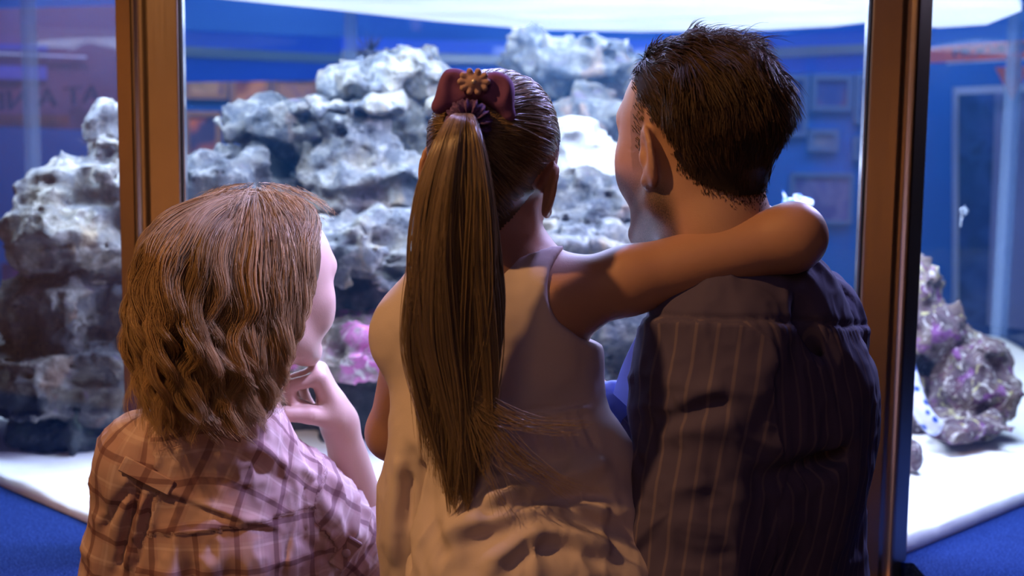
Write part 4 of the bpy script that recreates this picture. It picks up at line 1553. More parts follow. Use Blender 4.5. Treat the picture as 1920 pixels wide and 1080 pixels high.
def woman_hair():
    rs = np.random.default_rng(5)
    K = 30
    Vs, Qs, Rn, Al = [], [], [], []
    off = 0
    nl = 460
    s = np.linspace(0, 1, K)
    for i in range(nl):
        az = rs.uniform(-math.pi, math.pi)          # 0 = face, + = her left
        lay = rs.uniform(0, 1)
        pol0 = rs.uniform(.03, .60) if lay > .45 else rs.uniform(.2, 1.2)
        if abs(az) < 1.3:
            pol0 = rs.uniform(.05, .7)
        side = 1 if az > -.15 else -1
        lim = 1.52 if side < 0 else 1.5
        azf = az if abs(az) > lim else side * (lim + .10 * rs.uniform(0, 1) + .15 * (1 - abs(az) / lim))
        bk = sstep(.35, -.75, math.cos(azf))
        RX = (.086 + .016 * lay) if side < 0 else (.096 + .034 * lay)
        RY = .104 + .008 * lay + (.004 + .056 * lay) * bk

        def hull(a_, pol, f=1.0, z=None):
            v = np.array([-math.sin(a_) * math.sin(pol) * RX * f, math.cos(a_) * math.sin(pol) * RY * f, math.cos(pol) * (.090 + .010 * lay)])
            if z is not None:
                v[2] = z
            return v
        sc = np.array([-math.sin(az) * math.sin(pol0) * .080, math.cos(az) * math.sin(pol0) * .102, math.cos(pol0) * .088])
        am = az + (azf - az) * .55
        zend = -.180 - .045 * bk * rs.uniform(.2, 1) + .055 * rs.uniform(0, 1) ** 2.5
        ctl = [sc]
        pm = pol0 + .38
        while pm < 1.5:
            u_ = sstep(pol0, 1.45, pm)
            ctl.append(hull(az + (azf - az) * u_, pm, .86 + .14 * u_))
            pm += .38
        fl = rs.uniform(.92, 1.08)
        back_ = -sstep(2.3, 1.6, abs(azf)) if side < 0 else 0.0
        ctl += [hull(azf + .12 * back_, 1.57, 1.02, -.035), hull(azf + .34 * back_, 1.57, 1.03 * (.5 + .5 * fl), -.085), hull(azf + .50 * back_ + rs.normal(0, .08), 1.57, fl * (.97 + .03 * bk), -.13)]
        if zend < -.14:
            ctl.append(hull(azf + .55 * back_ + rs.normal(0, .12), 1.57, fl * (.90 + .05 * bk) + rs.uniform(-.05, .08), zend))
        p = WH.C + (np.array(ctl) + [0, -.012, .034]) @ WH.R.T
        seg = np.concatenate([[0], np.cumsum(np.linalg.norm(np.diff(p, axis=0), axis=1))])
        u_ = np.linspace(0, seg[-1], K)
        p = np.stack([np.interp(u_, seg, p[:, e_]) for e_ in range(3)], 1)
        for _ in range(5):
            p[1:-1] = (p[:-2] + 2 * p[1:-1] + p[2:]) / 4
        total = seg[-1]
        g = np.array(p)
        rad_d = norm(g - (WH.C + np.array([0, 0, 1.0]) * (g[:, 2:3] - WH.C[2])) + 1e-6)
        t = norm(np.gradient(g, axis=0))
        b = norm(rad_d - (rad_d * t).sum(1, keepdims=True) * t)
        a = np.cross(t, b)
        amp = (.0008 + .0150 * sstep(.20, .80, s)) * rs.uniform(.6, 1.25)
        wl = rs.uniform(.085, .105)
        ph = 1.4 * math.sin(azf * 4) + rs.uniform(-.9, .9)
        arg = total / wl * 6.28 * s + ph
        g = g + a * (amp * np.cos(arg))[:, None] + b * (amp * .55 * np.sin(arg))[:, None]
        n = int(rs.uniform(90, 140))
        rad = (.006 + .010 * sstep(0, .35, s)) * (1 - .62 * s ** 1.6)
        ang = rs.uniform(0, 6.28, n)
        rr = np.sqrt(rs.uniform(0, 1, n)) * rs.uniform(.85, 1.3, n)
        tw = ang[:, None] + rs.uniform(-1, 1) * 1.2 * s[None]
        path = g[None] + (rr[:, None] * rad[None])[..., None] * (np.cos(tw)[..., None] * a[None] + .6 * np.sin(tw)[..., None] * b[None])
        cut = rs.uniform(.78, 1.0, n)
        u = s[None] * cut[:, None] * (K - 1)
        i0 = np.clip(u.astype(int), 0, K - 2)
        f = (u - i0)[..., None]
        ar = np.arange(n)[:, None]
        path = path[ar, i0] * (1 - f) + path[ar, i0 + 1] * f
        path = path + (np.stack([fbm(path * 20 + q_, 2, 31) for q_ in (0, 9, 18)], -1)) * .0028 * s[None, :, None]
        v, q, rn, al = strands_mesh(path, rs.uniform(.00026, .00038, n), .3, 3, i)
        Vs.append(v)
        Qs.append(q + off)
        off += len(v)
        tone = np.clip(rs.normal(.5, .25), 0, 1)
        Rn.append(np.clip(rn * .55 + tone * .45, 0, 1))
        Al.append(al)
    # flyaway hairs
    n = 700
    az = rs.uniform(-3.1, 3.1, n)
    pol = rs.uniform(.1, 1.4, n)
    rx = np.array([.108, .118, .104])
    paths = []
    for k in range(12):
        q_ = k / 11
        pp = pol + q_ * rs.uniform(.5, .9)
        R_ = 1 + .10 * q_ * rs.uniform(.3, 1.2, n)
        v = np.stack([-np.sin(az) * np.sin(pp) * rx[0] * R_, np.cos(az) * np.sin(pp) * rx[1] * R_, np.cos(pp) * rx[2] * R_], 1) + [0, -.012, .034]
        paths.append(WH.C + v @ WH.R.T)
    paths = np.stack(paths, 1)
    keep = ~((np.abs(az) < 1.75) & (pol > .35))
    v, q, rn, al = strands_mesh(paths[keep], .00028, .3, 3, 77)
    Vs.append(v)
    Qs.append(q + off)
    off += len(v)
    Rn.append(rn)
    Al.append(al)
    # scalp cap below everything
    g = Body(WH.C - .19, WH.C + .19, .006)
    WH.e(g, (0, -.020, .034), (.086, .106, .094), 0)
    WH.e(g, (0, -.055, -.02), (.080, .075, .10), .03)
    g.ell(WH.T((0, .125, -.02)), np.array([.13, .088, .12]) * WH.s, WH.R, .02, 'sub')
    v, q = g.mesh()
    Vs.append(v)
    Qs.append(q + off)
    Rn.append(np.full(len(v), .1))
    Al.append(np.zeros(len(v)))
    return np.concatenate(Vs), np.concatenate(Qs), np.concatenate(Rn), np.concatenate(Al)


V, Q, rn, al = woman_hair()
mesh_obj('wavy_hair', V, Q, HAIR_W, wm_root, attrs={'rnd': rn, 'along': al})
log('woman', len(V))
# =================================================================== the man, seen from behind, holding the girl
SK_M = skin_mat('tanned_skin', (0.52, 0.31, 0.235, 1))
mn_root = thing('man', 'man with short dark hair in a thin-striped shirt, carrying the girl on his arm', 'person', 'family at the aquarium', loc=(P(1440, 800, 1.78)[0], 1.80, 0))
MH = Head(P(1308, 270, 1.70), Rz(math.radians(35)) @ Rx(math.radians(4)) @ Ry(math.radians(-3)), 1.045, 'man')
mN = P(1400, 485, 1.775)
mSL, mSR = P(1346, 676, 1.64), P(1512, 625, 1.92)
mEL, mWL = P(1278, 1130, 1.585), P(1020, 1165, 1.60)
mER, mWR = P(1470, 1010, 2.04), P(1175, 775, 1.82)
mz = norm(np.array([-.05, .0, 1.0]))
mx = norm(mSR - mSL)
mx = norm(mx - np.dot(mx, mz) * mz)
my = np.cross(mz, mx)
MR_ = np.array([mx, my, mz]).T
mM = (mSR + mSL) / 2
mPel = mM - mz * .54 + np.array([.02, 0, 0])


def man_body():
    pts = np.array([mSL, mSR, mEL, mWL, mER, mWR, mPel])
    lo = pts.min(0) - .15
    hi = np.max([pts.max(0), MH.C + [0, 0, .14]], 0) + .04
    g = Body(lo, hi, .0034)
    MH.build(g)
    g.chain([MH.T((0, -.025, -.04)), MH.T((0, -.038, -.095)), mN], [.060, .060, .070], .03)
    g.cone(mN - mz * .02, mM - mz * .06, .066, .10, .04)
    for s in (mSL, mSR):
        g.cone(mN - mz * .085, s - mz * .01, .055, .056, .05)
    g.ell(mM - mz * .12 + my * .02, [.175, .115, .17], MR_, .05)
    g.ell(mM - mz * .32 + my * .02, [.150, .105, .16], MR_, .05)
    g.ell(mPel, [.160, .115, .12], MR_, .05)
    arm(g, mSL, mEL, mWL, (.055, .046, .045, .030))
    arm(g, mSR, mER, mWR, (.055, .046, .045, .030))
    hand(g, mWL, (-1, .15, .05), (-.1, .2, 1), 1.0, ((20, 30, 20),) * 4, left=True)
    hand(g, mWR, (-.92, -.3, -.1), (0, .2, 1), 1.0, ((25, 35, 20),) * 4)
    return g.mesh()


V, Q = man_body()
V = relax(V, Q, 1, .4)
lc = MH.L(V)
nz = lc[:, 2]
stb = sstep(-.018, -.052, nz) * sstep(-.040, -.020, lc[:, 1] - .35 * (nz + .05)) * sstep(-.150, -.125, nz)
stb *= (np.abs(lc[:, 0]) < .09)
burn = (np.abs(lc[:, 0]) > .045) & (lc[:, 1] > .004) & (lc[:, 1] < .032) & (nz > -.035) & (nz < .06)
stb = np.maximum(stb * .85, burn * .35)
lip = ((np.abs(lc[:, 0]) < .021) & (lc[:, 1] > .078) & (np.abs(nz + .066) < .0105)).astype(float)
mesh_obj('body', V, Q, SK_M, mn_root, attrs={'lip': lip, 'stubble': stb})
MAN_V, MAN_N, MAN_Q = V, vnormals(V, Q), Q
log('man body', len(V))

# ---- shirt
M_STRIPED = stripe_mat('striped_cotton', (0.105, 0.092, 0.175, 1), (0.185, 0.15, 0.20, 1), .0205, .05)


def man_shirt():
    pts = np.array([mSL, mSR, mEL, mWL, mER, mPel])
    g = Body(pts.min(0) - .17, np.max([pts.max(0), mN], 0) + .12, .0042)
    g.cone(mN - mz * .075, mM - mz * .05, .070, .115, 0)
    for s in (mSL, mSR):
        g.cone(mN - mz * .06, s - mz * .005, .060, .071, .05)
    g.ell(mM - mz * .12 + my * .01, [.190, .140, .18], MR_, .05)
    g.ell(mM - mz * .34 + my * .02, [.185, .140, .22], MR_, .06)
    g.ell(mPel, [.185, .135, .13], MR_, .06)
    g.cone(mSL, mEL, .074, .072, .05)
    g.ell(P(1430, 790, 1.675), [.135, .085, .20], Rz(.5), .07)
    g.cone(P(1340, 600, 1.65), P(1440, 560, 1.74), .055, .06, .06)
    g.cone(mEL, mWL + (mEL - mWL) * .25, .070, .052, .02)
    g.cone(mSR, mER, .080, .070, .04)
    g.cone(mER, mWR, .066, .048, .02)
    # dents where the upper arm is squeezed, and cloth bunched at the wrist
    for a, b, r in ((P(1205, 810, 1.50), P(1335, 775, 1.485), .012), (P(1190, 770, 1.50), P(1300, 720, 1.48), .008), (P(1440, 905, 1.55), P(1560, 850, 1.64), .012), (P(1500, 600, 1.62), P(1545, 760, 1.66), .010)):
        g.cone(a, b, r, r * .8, .03, 'sub')
    g.plane(mPel - mz * .10, -mz)
    return g.mesh()


V, Q = man_shirt()
V = relax(V, Q, 2, .5)
N = vnormals(V, Q)
lx = (V - mM) @ MR_
dl, tl_ = segdist(V, mSL, mEL)
dr, tr_ = segdist(V, mSR, mER)
fl, _ = segdist(V, mEL, mWL)
frr, _ = segdist(V, mER, mWR)
xl, xr = np.dot(mSL - mM, mx), np.dot(mSR - mM, mx)
slL = ((dl < .095) & (lx[:, 0] < xl + .028)) & ~(fl < .06)
slR = ((dr < .095) & (lx[:, 0] > xr - .02)) & ~(frr < .06)
uv = np.stack([lx[:, 0] + np.where(lx[:, 1] < 0, 0, .01), lx[:, 2]], 1)
uv[slL] = sleeve_uv(V[slL], mSL, mEL) * [1.2, 1]
uv[slR] = sleeve_uv(V[slR], mSR, mER) * [1.2, 1]
fm = (fl < .075) & ~slL
uv[fm] = sleeve_uv(V[fm], mEL, mWL)
fm2 = (frr < .075) & ~slR
uv[fm2] = sleeve_uv(V[fm2], mER, mWR)
yz = lx[:, 2] - .060 + .17 * (lx[:, 0] - xl)
yoke_m = (yz > 0) & (lx[:, 1] < .09)
uv[yoke_m] = np.stack([0 * lx[yoke_m, 0], lx[yoke_m, 2]], 1)
disp = .004 * fbm(V * [14, 14, 7], 2, 41) + .0018 * fbm(V * [30, 30, 22], 2, 42, ridged=True)
disp += np.where(slL | slR, .0038 * fbm(np.stack([uv[:, 0] * 7, uv[:, 1] * 17, uv[:, 0] * 0], 1), 2, 43, ridged=True), 0)
yk = lx[:, 2] - .015 + .6 * np.clip(lx[:, 1], -.2, .2)
yseam = np.exp(-(yz / .004) ** 2) * (lx[:, 1] < .09)
disp -= .004 * yseam
disp += .0007 * np.sin(uv[:, 0] * 620) * np.exp(-((yz + .010) / .012) ** 2)
aseam = np.exp(-((lx[:, 0] - xl - .028) / .0035) ** 2) * (dl < .12)
disp -= .004 * aseam
V = V + N * disp[:, None]
N = vnormals(V, Q)
V = folds(V, N, [([(1222, 802), (1294, 771), (1367, 748)], .012, -.008), ([(1262, 760), (1310, 742), (1360, 728)], .010, .006), ([(1230, 822), (1300, 800), (1390, 790)], .012, .005),
                 ([(1511, 908), (1572, 880)], .012, -.006), ([(1500, 625), (1489, 713), (1440, 800), (1411, 869)], .024, -.005),
                 ([(1186, 775), (1196, 805), (1204, 840)], .006, -.006), ([(1178, 800), (1186, 850), (1200, 880)], .006, -.005), ([(1210, 780), (1222, 820), (1226, 860)], .006, -.004),
                 
                 ([(1530, 628), (1560, 690), (1580, 760)], .004, -.004), ([(1440, 960), (1500, 940), (1560, 935)], .014, -.004), ([(1330, 900), (1350, 980), (1360, 1060)], .02, -.005),
                 ([(1220, 960), (1280, 940), (1340, 945)], .012, -.0025)])
mshirt = mesh_obj('striped_shirt', V, Q, M_STRIPED, mn_root, attrs={'cloth_uv': uv})
M_BLUELIT = m_plain('blue_lit_cotton', '7a8ede', 0.85)  # shirt cloth with blue light put into its colour
# front placket edge and collar
plk = [P(1256, 560, 1.70), P(1236, 600, 1.695), P(1208, 650, 1.695), P(1184, 700, 1.70), P(1168, 752, 1.715)]
cloth_strip('front_placket', plk, (-.75, -.6, 0), .034, .004, M_BLUELIT, mshirt)
K = 40
cn = norm(norm(MH.T((0, -.035, -.09)) - mN) + mz * .6)
ca_ = norm(np.cross(cn, [0, 1.0, 0]))
cb_ = np.cross(cn, ca_)
Vc, Fc = [], []
for i in range(K):
    a = 2 * math.pi * i / K
    dv = ca_ * math.cos(a) + cb_ * math.sin(a)
    for (rr, zz) in ((.062, -.05), (.064, -.030), (.068, -.028), (.073, -.052), (.075, -.070), (.070, -.072), (.066, -.06)):
        Vc.append(mN + dv * rr + cn * (zz - .030))
for i in range(K):
    for j in range(7):
        Fc.append((i * 7 + j, ((i + 1) % K) * 7 + j, ((i + 1) % K) * 7 + (j + 1) % 7, i * 7 + (j + 1) % 7))
Vc = np.array(Vc)
mesh_obj('collar', Vc, Fc, M_STRIPED, mshirt, attrs={'cloth_uv': Vc[:, :2]})
# bunched cuff of the far sleeve, its blue light put into the cloth colour
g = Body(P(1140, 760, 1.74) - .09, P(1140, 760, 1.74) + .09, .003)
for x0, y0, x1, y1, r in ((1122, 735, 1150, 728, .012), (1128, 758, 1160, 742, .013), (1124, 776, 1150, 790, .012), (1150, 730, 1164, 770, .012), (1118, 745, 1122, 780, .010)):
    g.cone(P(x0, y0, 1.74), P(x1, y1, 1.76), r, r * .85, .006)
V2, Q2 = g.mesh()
mesh_obj('bunched_cuff', relax(V2, Q2, 2), Q2, M_BLUELIT, mshirt)
legs_and_shoes(mn_root, mPel - mx * .09 - mz * .05, mPel + mx * .09 - mz * .05, (mPel[0] - .09, 1.74, 0), (mPel[0] + .07, 1.92, 0), (-.75, .66, 0), M_TROUS, M_SHOE, r=(.098, .072, .06))

# ---- hair
HAIR_M = hair_mat('dark_brown_hair', (0.022, 0.014, 0.010, 1), (0.085, 0.05, 0.03, 1), 0.46, 0.35)


def man_hair():
    rs = np.random.default_rng(9)
    lc = MH.L(MAN_V)
    x, y, z = lc.T
    # where hair grows: above a line that dips behind the ear to the nape
    ax_ = np.abs(x)
    line = np.interp(y, [-.11, -.09, -.06, -.036, -.022, .012, .055, .10], [-.060, -.058, -.040, -.014, .030, .046, .074, .086])
    jit = .004 * vnoise(lc * 160, 8) + rs.normal(0, .0018, len(lc))
    dist_ear = np.sqrt((y + .012) ** 2 + (z + .008) ** 2)
    ok = (z > line + jit) & (z < .13) & (y > -.125) & ~((ax_ > .066) & (dist_ear < .037))
    shell = ok & (z > line + .007)
    side = (ax_ > .06) & (ax_ < .079) & (y < .024) & (y > .008) & (z > -.005) & (z < .05) & (rs.uniform(0, 1, len(lc)) < .45)
    idx = np.where(ok | side)[0]
    n = 21000
    pick = rs.choice(idx, n)
    p0 = lc[pick] + rs.normal(0, .0016, (n, 3))
    nr = (MAN_N[pick] @ MH.R)
    X, Y, Z = p0.T
    # combing direction: back from the brow, down at the sides and nape, swirling at the crown
    ang = np.arctan2(X, -(Y + .045))
    dirv = np.stack([np.zeros(n), -np.ones(n), np.zeros(n)], 1)
    top = sstep(.075, .115, Z)
    back = sstep(.02, -.06, Y)
    down = np.stack([X * .0, -.25 * np.ones(n), -np.ones(n)], 1)
    sweep = np.stack([-.15 * np.sign(X) - .25, -.95 * np.ones(n), .10 * np.ones(n)], 1)
    wgt = np.clip((1 - top) * (.35 + .65 * back), 0, 1)[:, None]
    dirv = norm(sweep * (1 - wgt) + down * wgt)
    dirv = norm(dirv - (dirv * nr).sum(1, keepdims=True) * nr)
    clump = np.stack([vnoise(p0 * 75 + q_, 3) for q_ in (0, 7, 15)], -1)
    L = .020 + .026 * sstep(.02, .09, Z) + .010 * top
    L *= np.where((Z < .0), .55, 1) * rs.uniform(.7, 1.1, n)
    L[Z < -.045] *= .6
    near_line = sstep(0, .03, Z - np.interp(Y, [-.11, -.09, -.06, -.036, -.022, .012, .055, .10], [-.060, -.058, -.040, -.014, .030, .046, .074, .086]))
    L *= .30 + .70 * near_line
    lift = .20 + .18 * top + .16 * clump[:, 0]
    K = 9
    s = np.linspace(0, 1, K)
    dv = norm(dirv + nr * lift[:, None] + clump * .42 + rs.normal(0, .07, (n, 3)))
    path = p0[:, None] + dv[:, None] * (L[:, None] * s)[..., None]
    # droop towards the scalp and with gravity
    path = path - nr[:, None] * (L[:, None] * .30 * s ** 2)[..., None] * lift[:, None, None] * 2
    path[:, :, 2] -= (L[:, None] * .18 * s ** 2)
    # keep outside the skull
    c = np.array([0, -.014, .036])
    r = np.array([.0765, .0985, .0845])
    q = (path - c) / r
    m_ = np.linalg.norm(q, axis=2, keepdims=True)
    inside = (m_ < 1.0) & (path[:, :, 2:3] > .0)
    path = np.where(inside, c + q / m_ * r, path)
    # a loose tuft sticking up at the crown
    k = 90
    rt = np.stack([rs.normal(-.005, .016, k), rs.normal(-.035, .018, k), np.full(k, .115)], 1)
    dt = norm(np.stack([rs.normal(.30, .3, k), rs.normal(-.5, .3, k), rs.uniform(.35, .9, k)], 1))
    tl = rs.uniform(.025, .048, k)
    tp = rt[:, None] + dt[:, None] * (tl[:, None] * s)[..., None]
    tp[:, :, 0] += (tl[:, None] * .5 * s ** 2)
    tp[:, :, 2] -= (tl[:, None] * .45 * s ** 2.5)
    path = np.concatenate([path, tp])
    W = MH.C + (path * MH.s) @ MH.R.T
    return strands_mesh(W, np.concatenate([rs.uniform(.00032, .00050, n), np.full(k, .0003)]), .3, 3, 4), np.where(shell)[0]


(V, Q, rn, al), idx = man_hair()
# scalp shell so no skin shines through
lcs = MH.L(MAN_V)
okm = np.zeros(len(MAN_V), bool)
okm[idx] = True
fm = okm[MAN_Q].all(1)
u, inv = np.unique(MAN_Q[fm], return_inverse=True)
Vs = MAN_V[u] + MAN_N[u] * .0035
n0 = len(V)
V = np.concatenate([V, Vs])
Q = np.concatenate([Q, inv.reshape(-1, 4) + n0])
rn = np.concatenate([rn, np.full(len(u), .05)])
al = np.concatenate([al, np.zeros(len(u))])
mesh_obj('short_hair', V, Q, HAIR_M, mn_root, attrs={'rnd': rn, 'along': al})
log('man', len(V))
# =================================================================== the girl on the man's arm
SK_G = skin_mat('child_skin', (0.49, 0.275, 0.20, 1))
gl_root = thing('girl', 'girl with ponytail and purple bow in white dress, arm round the man', 'person', 'family at the aquarium', loc=(P(930, 900, 1.66)[0], 1.66, 0.35))
GH = Head(P(924, 322, 1.655), Rz(math.radians(-17)) @ Rx(math.radians(4)) @ Ry(math.radians(9)), 0.92, 'child')
gN = P(962, 505, 1.675)
gSR, gSL = P(1050, 560, 1.64), P(784, 628, 1.685)
gER, gWR = P(1486, 444, 1.63), P(1440, 545, 1.86)
gEL, gWL = P(738, 812, 1.76), P(800, 880, 1.90)
gx = norm(gSR - gSL)
gz = norm(np.array([.02, 0.02, 1.0]))
gx = norm(np.array([.985, -.10, .12]))
gx = norm(gx - np.dot(gx, gz) * gz)
gy = np.cross(gz, gx)
GR_ = np.array([gx, gy, gz]).T
gC = P(925, 640, 1.675)
gW = P(945, 800, 1.68)
gP = P(950, 985, 1.69)
gKL, gKR = P(800, 1130, 1.95), P(1090, 1120, 1.93)
gFL, gFR = P(860, 1420, 2.04), P(1090, 1450, 2.04)


def girl_body():
    pts = np.array([gER, gWR, gEL, gWL, gP, gKL, gKR, gFL, gFR, GH.C + [0, 0, .11]])
    g = Body(pts.min(0) - .09, pts.max(0) + .09, .0034)
    GH.build(g)
    g.chain([GH.T((0, -.020, -.05)), GH.T((0, -.030, -.10)), gN], [.043, .040, .045], .025)
    g.cone(gN, gC + gz * .03, .045, .065, .04)
    g.cone(gN - gz * .03, gSR, .034, .040, .03)
    g.cone(gN - gz * .02, gSL, .038, .040, .03)
    g.ell(gC, [.112, .075, .12], GR_, .04)
    g.ell(gW, [.102, .072, .10], GR_, .04)
    g.ell(gP, [.118, .088, .10], GR_, .04)
    g.cone(gSR, gSR + (gER - gSR) * .3, .043, .037, .03)
    g.cone(gSR + (gER - gSR) * .3, gER, .037, .036, .02)
    g.cone(gER, gER + (gWR - gER) * .4, .036, .034, .02)
    g.cone(gER + (gWR - gER) * .4, gWR, .034, .022, .02)
    g.cone(gSL, gEL, .038, .032, .03)
    g.cone(gEL, gWL, .032, .021, .02)
    hand(g, gWR, (-.6, .5, -.4), (-.3, .3, .8), .72, ((25, 30, 20),) * 4)
    hand(g, gWL, (.4, .8, .1), (.3, -.2, .9), .72, ((25, 30, 20),) * 4, left=True)
    for k_, f_, sg in ((gKL, gFL, -1), (gKR, gFR, 1)):
        g.cone(gP + gx * sg * .055, k_, .064, .047, .03)
        g.cone(k_, k_ + (f_ - k_) * .4, .045, .043, .02)
        g.cone(k_ + (f_ - k_) * .4, f_, .043, .028, .02)
        g.cone(f_, f_ + np.array([0, .10, -.03]), .028, .02, .02)
    return g.mesh()


V, Q = girl_body()
V = relax(V, Q, 1, .4)
lc = GH.L(V)
lip = ((np.abs(lc[:, 0]) < .021) & (lc[:, 1] > .074) & (np.abs(lc[:, 2] + .066) < .0105)).astype(float)
mesh_obj('body', V, Q, SK_G, gl_root, attrs={'lip': lip, 'stubble': np.zeros(len(V))})
GIRL_V, GIRL_N, GIRL_Q = V, vnormals(V, Q), Q
log('girl body', len(V))

# ---- dress
mm = Mat('white_dress_cotton', (0.66, 0.56, 0.56, 1), 0.9, spec=0.08)
co = mm.obj_co()
mm.color(mm.mix(mm.noise(12, 3, 0.5, co), (0.62, 0.53, 0.53, 1), (0.72, 0.63, 0.63, 1)))
mm.bump(mm.noise(600, 2, 0.6, co), 0.15, 0.001)
M_DRESS = mm.m


def girl_dress():
    lo, hi = P(640, 1260, 1.60), P(1240, 480, 1.66)
    g = Body([lo[0], 1.46, lo[2]], [hi[0], 1.98, hi[2] + .02], .0038)
    g.ell(gC + gz * .005, [.126, .090, .135], GR_, 0)
    g.ell(gW, [.118, .088, .11], GR_, .05)
    # bodice follows the shoulders, then neck and arms are cut out
    g.cone(gN - gz * .025, gC + gz * .03, .050, .078, .04)
    g.cone(gN - gz * .035, gSR, .046, .049, .03)
    g.cone(gN - gz * .03, gSL, .046, .050, .03)
    g.cone(gSL, gC - gx * .06 - gz * .02, .050, .07, .03)
    g.cone(gSR, gC + gx * .05 - gz * .03, .047, .07, .04)
    g.cone(P(1136, 538, 1.45), P(1140, 538, 1.85), .066, .066, .010, 'sub')
    g.cone(P(1250, 500, 1.5), P(1250, 500, 1.8), .08, .08, .004, 'sub')
    g.cone(gN - gz * .012, gN + gz * .10, .049, .075, .004, 'sub')
    g.cone(P(672, 745, 1.60), P(690, 760, 1.9), .030, .034, .006, 'sub')
    # gathered skirt
    g.ell(gP + gz * .02, [.140, .115, .13], GR_, .04)
    g.cone(gW - gz * .05, gP - gz * .03, .10, .13, .04)
    g.chain([P(820, 820, 1.63), P(800, 960, 1.63), P(800, 1120, 1.65), P(810, 1240, 1.7)], [.055, .050, .050, .05], .04)
    g.chain([P(900, 900, 1.60), P(930, 1060, 1.58), P(950, 1230, 1.6)], [.07, .10, .10], .05)
    g.chain([P(1090, 830, 1.63), P(1110, 960, 1.61), P(1120, 1100, 1.61)], [.035, .050, .05], .05)
    g.chain([P(930, 1120, 1.57), P(1040, 1080, 1.56), P(1150, 1090, 1.57)], [.05, .06, .05], .05)
    g.chain([P(1080, 860, 1.60), P(1140, 850, 1.61)], [.035, .028], .04)
    for x0, y0, x1, y1 in ((885, 800, 870, 900), (930, 795, 940, 870), (975, 790, 1005, 850), (1030, 785, 1060, 830), (1075, 782, 1100, 820)):
        g.cone(P(x0, y0, 1.555), P(x1, y1, 1.545), .004, .010, .015, 'sub')
    for px0, yy0, px1, yy1 in ((765, 860, 745, 1100), (800, 880, 790, 1120), (840, 900, 850, 1000)):
        g.cone(P(px0, yy0, 1.575), P(px1, yy1, 1.57), .005, .012, .02, 'sub')
    return g.mesh()


V, Q = girl_dress()
V = relax(V, Q, 2, .5)
N = vnormals(V, Q)
low = sstep(gW[2] + .0, gW[2] - .06, V[:, 2])
V = V + N * (.002 * fbm(V * 20, 3, 61) + low * (.004 * fbm(V * [20, 20, 9], 3, 62, ridged=True)))[:, None]
N = vnormals(V, Q)
V = folds(V, N, [([(900, 948), (946, 926), (1006, 908), (1086, 882), (1150, 862)], .012, .011), ([(890, 968), (962, 950), (1066, 932), (1160, 934)], .009, -.011),
                 ([(820, 1010), (906, 972), (986, 956), (1098, 948), (1150, 962)], .012, .012), ([(850, 1030), (930, 1000), (1020, 975), (1120, 978)], .014, -.006),
                 ([(900, 1078), (960, 1030), (986, 1004), (1046, 994), (1106, 1014), (1152, 1032)], .014, .012), ([(930, 1078), (985, 1035), (1040, 1016), (1100, 1034), (1150, 1054)], .010, -.008),
                 ([(975, 815), (1020, 860), (1070, 872)], .018, -.007), ([(764, 880), (762, 980), (760, 1078)], .008, -.012), ([(790, 850), (800, 950), (830, 1060)], .012, -.007),
                 ([(745, 850), (742, 950), (735, 1070)], .010, .006), ([(880, 772), (960, 776), (1040, 766), (1110, 752)], .0035, -.005), ([(880, 782), (960, 786), (1040, 776), (1112, 762)], .006, .004)]
          + [([(900 + 24 * i, 786 - 2.2 * i), (903 + 25 * i, 815 - 2 * i), (905 + 27 * i, 845)], .005, -.005) for i in range(9)])
dress = mesh_obj('sleeveless_dress', V, Q, M_DRESS, gl_root)
GD = V


def on_mesh(Vs, px, py, lift=.002):
    d = norm(P(px, py, 1.7) - CAM)
    r = Vs - CAM
    t = r @ d
    e = np.linalg.norm(r - t[:, None] * d, axis=1)
    i = np.argmin(np.where(e < max(.005, e.min() + .003), t, 1e9))
    return CAM + d * (t[i] - lift)


# ---- hair combed back into a high ponytail
HAIR_G = hair_mat('light_brown_hair', (0.06, 0.034, 0.017, 1), (0.46, 0.33, 0.19, 1), 0.26, 0.75, 0.15)
gB = on_mesh(GIRL_V, 872, 232, .010)
lB = GH.L(gB)


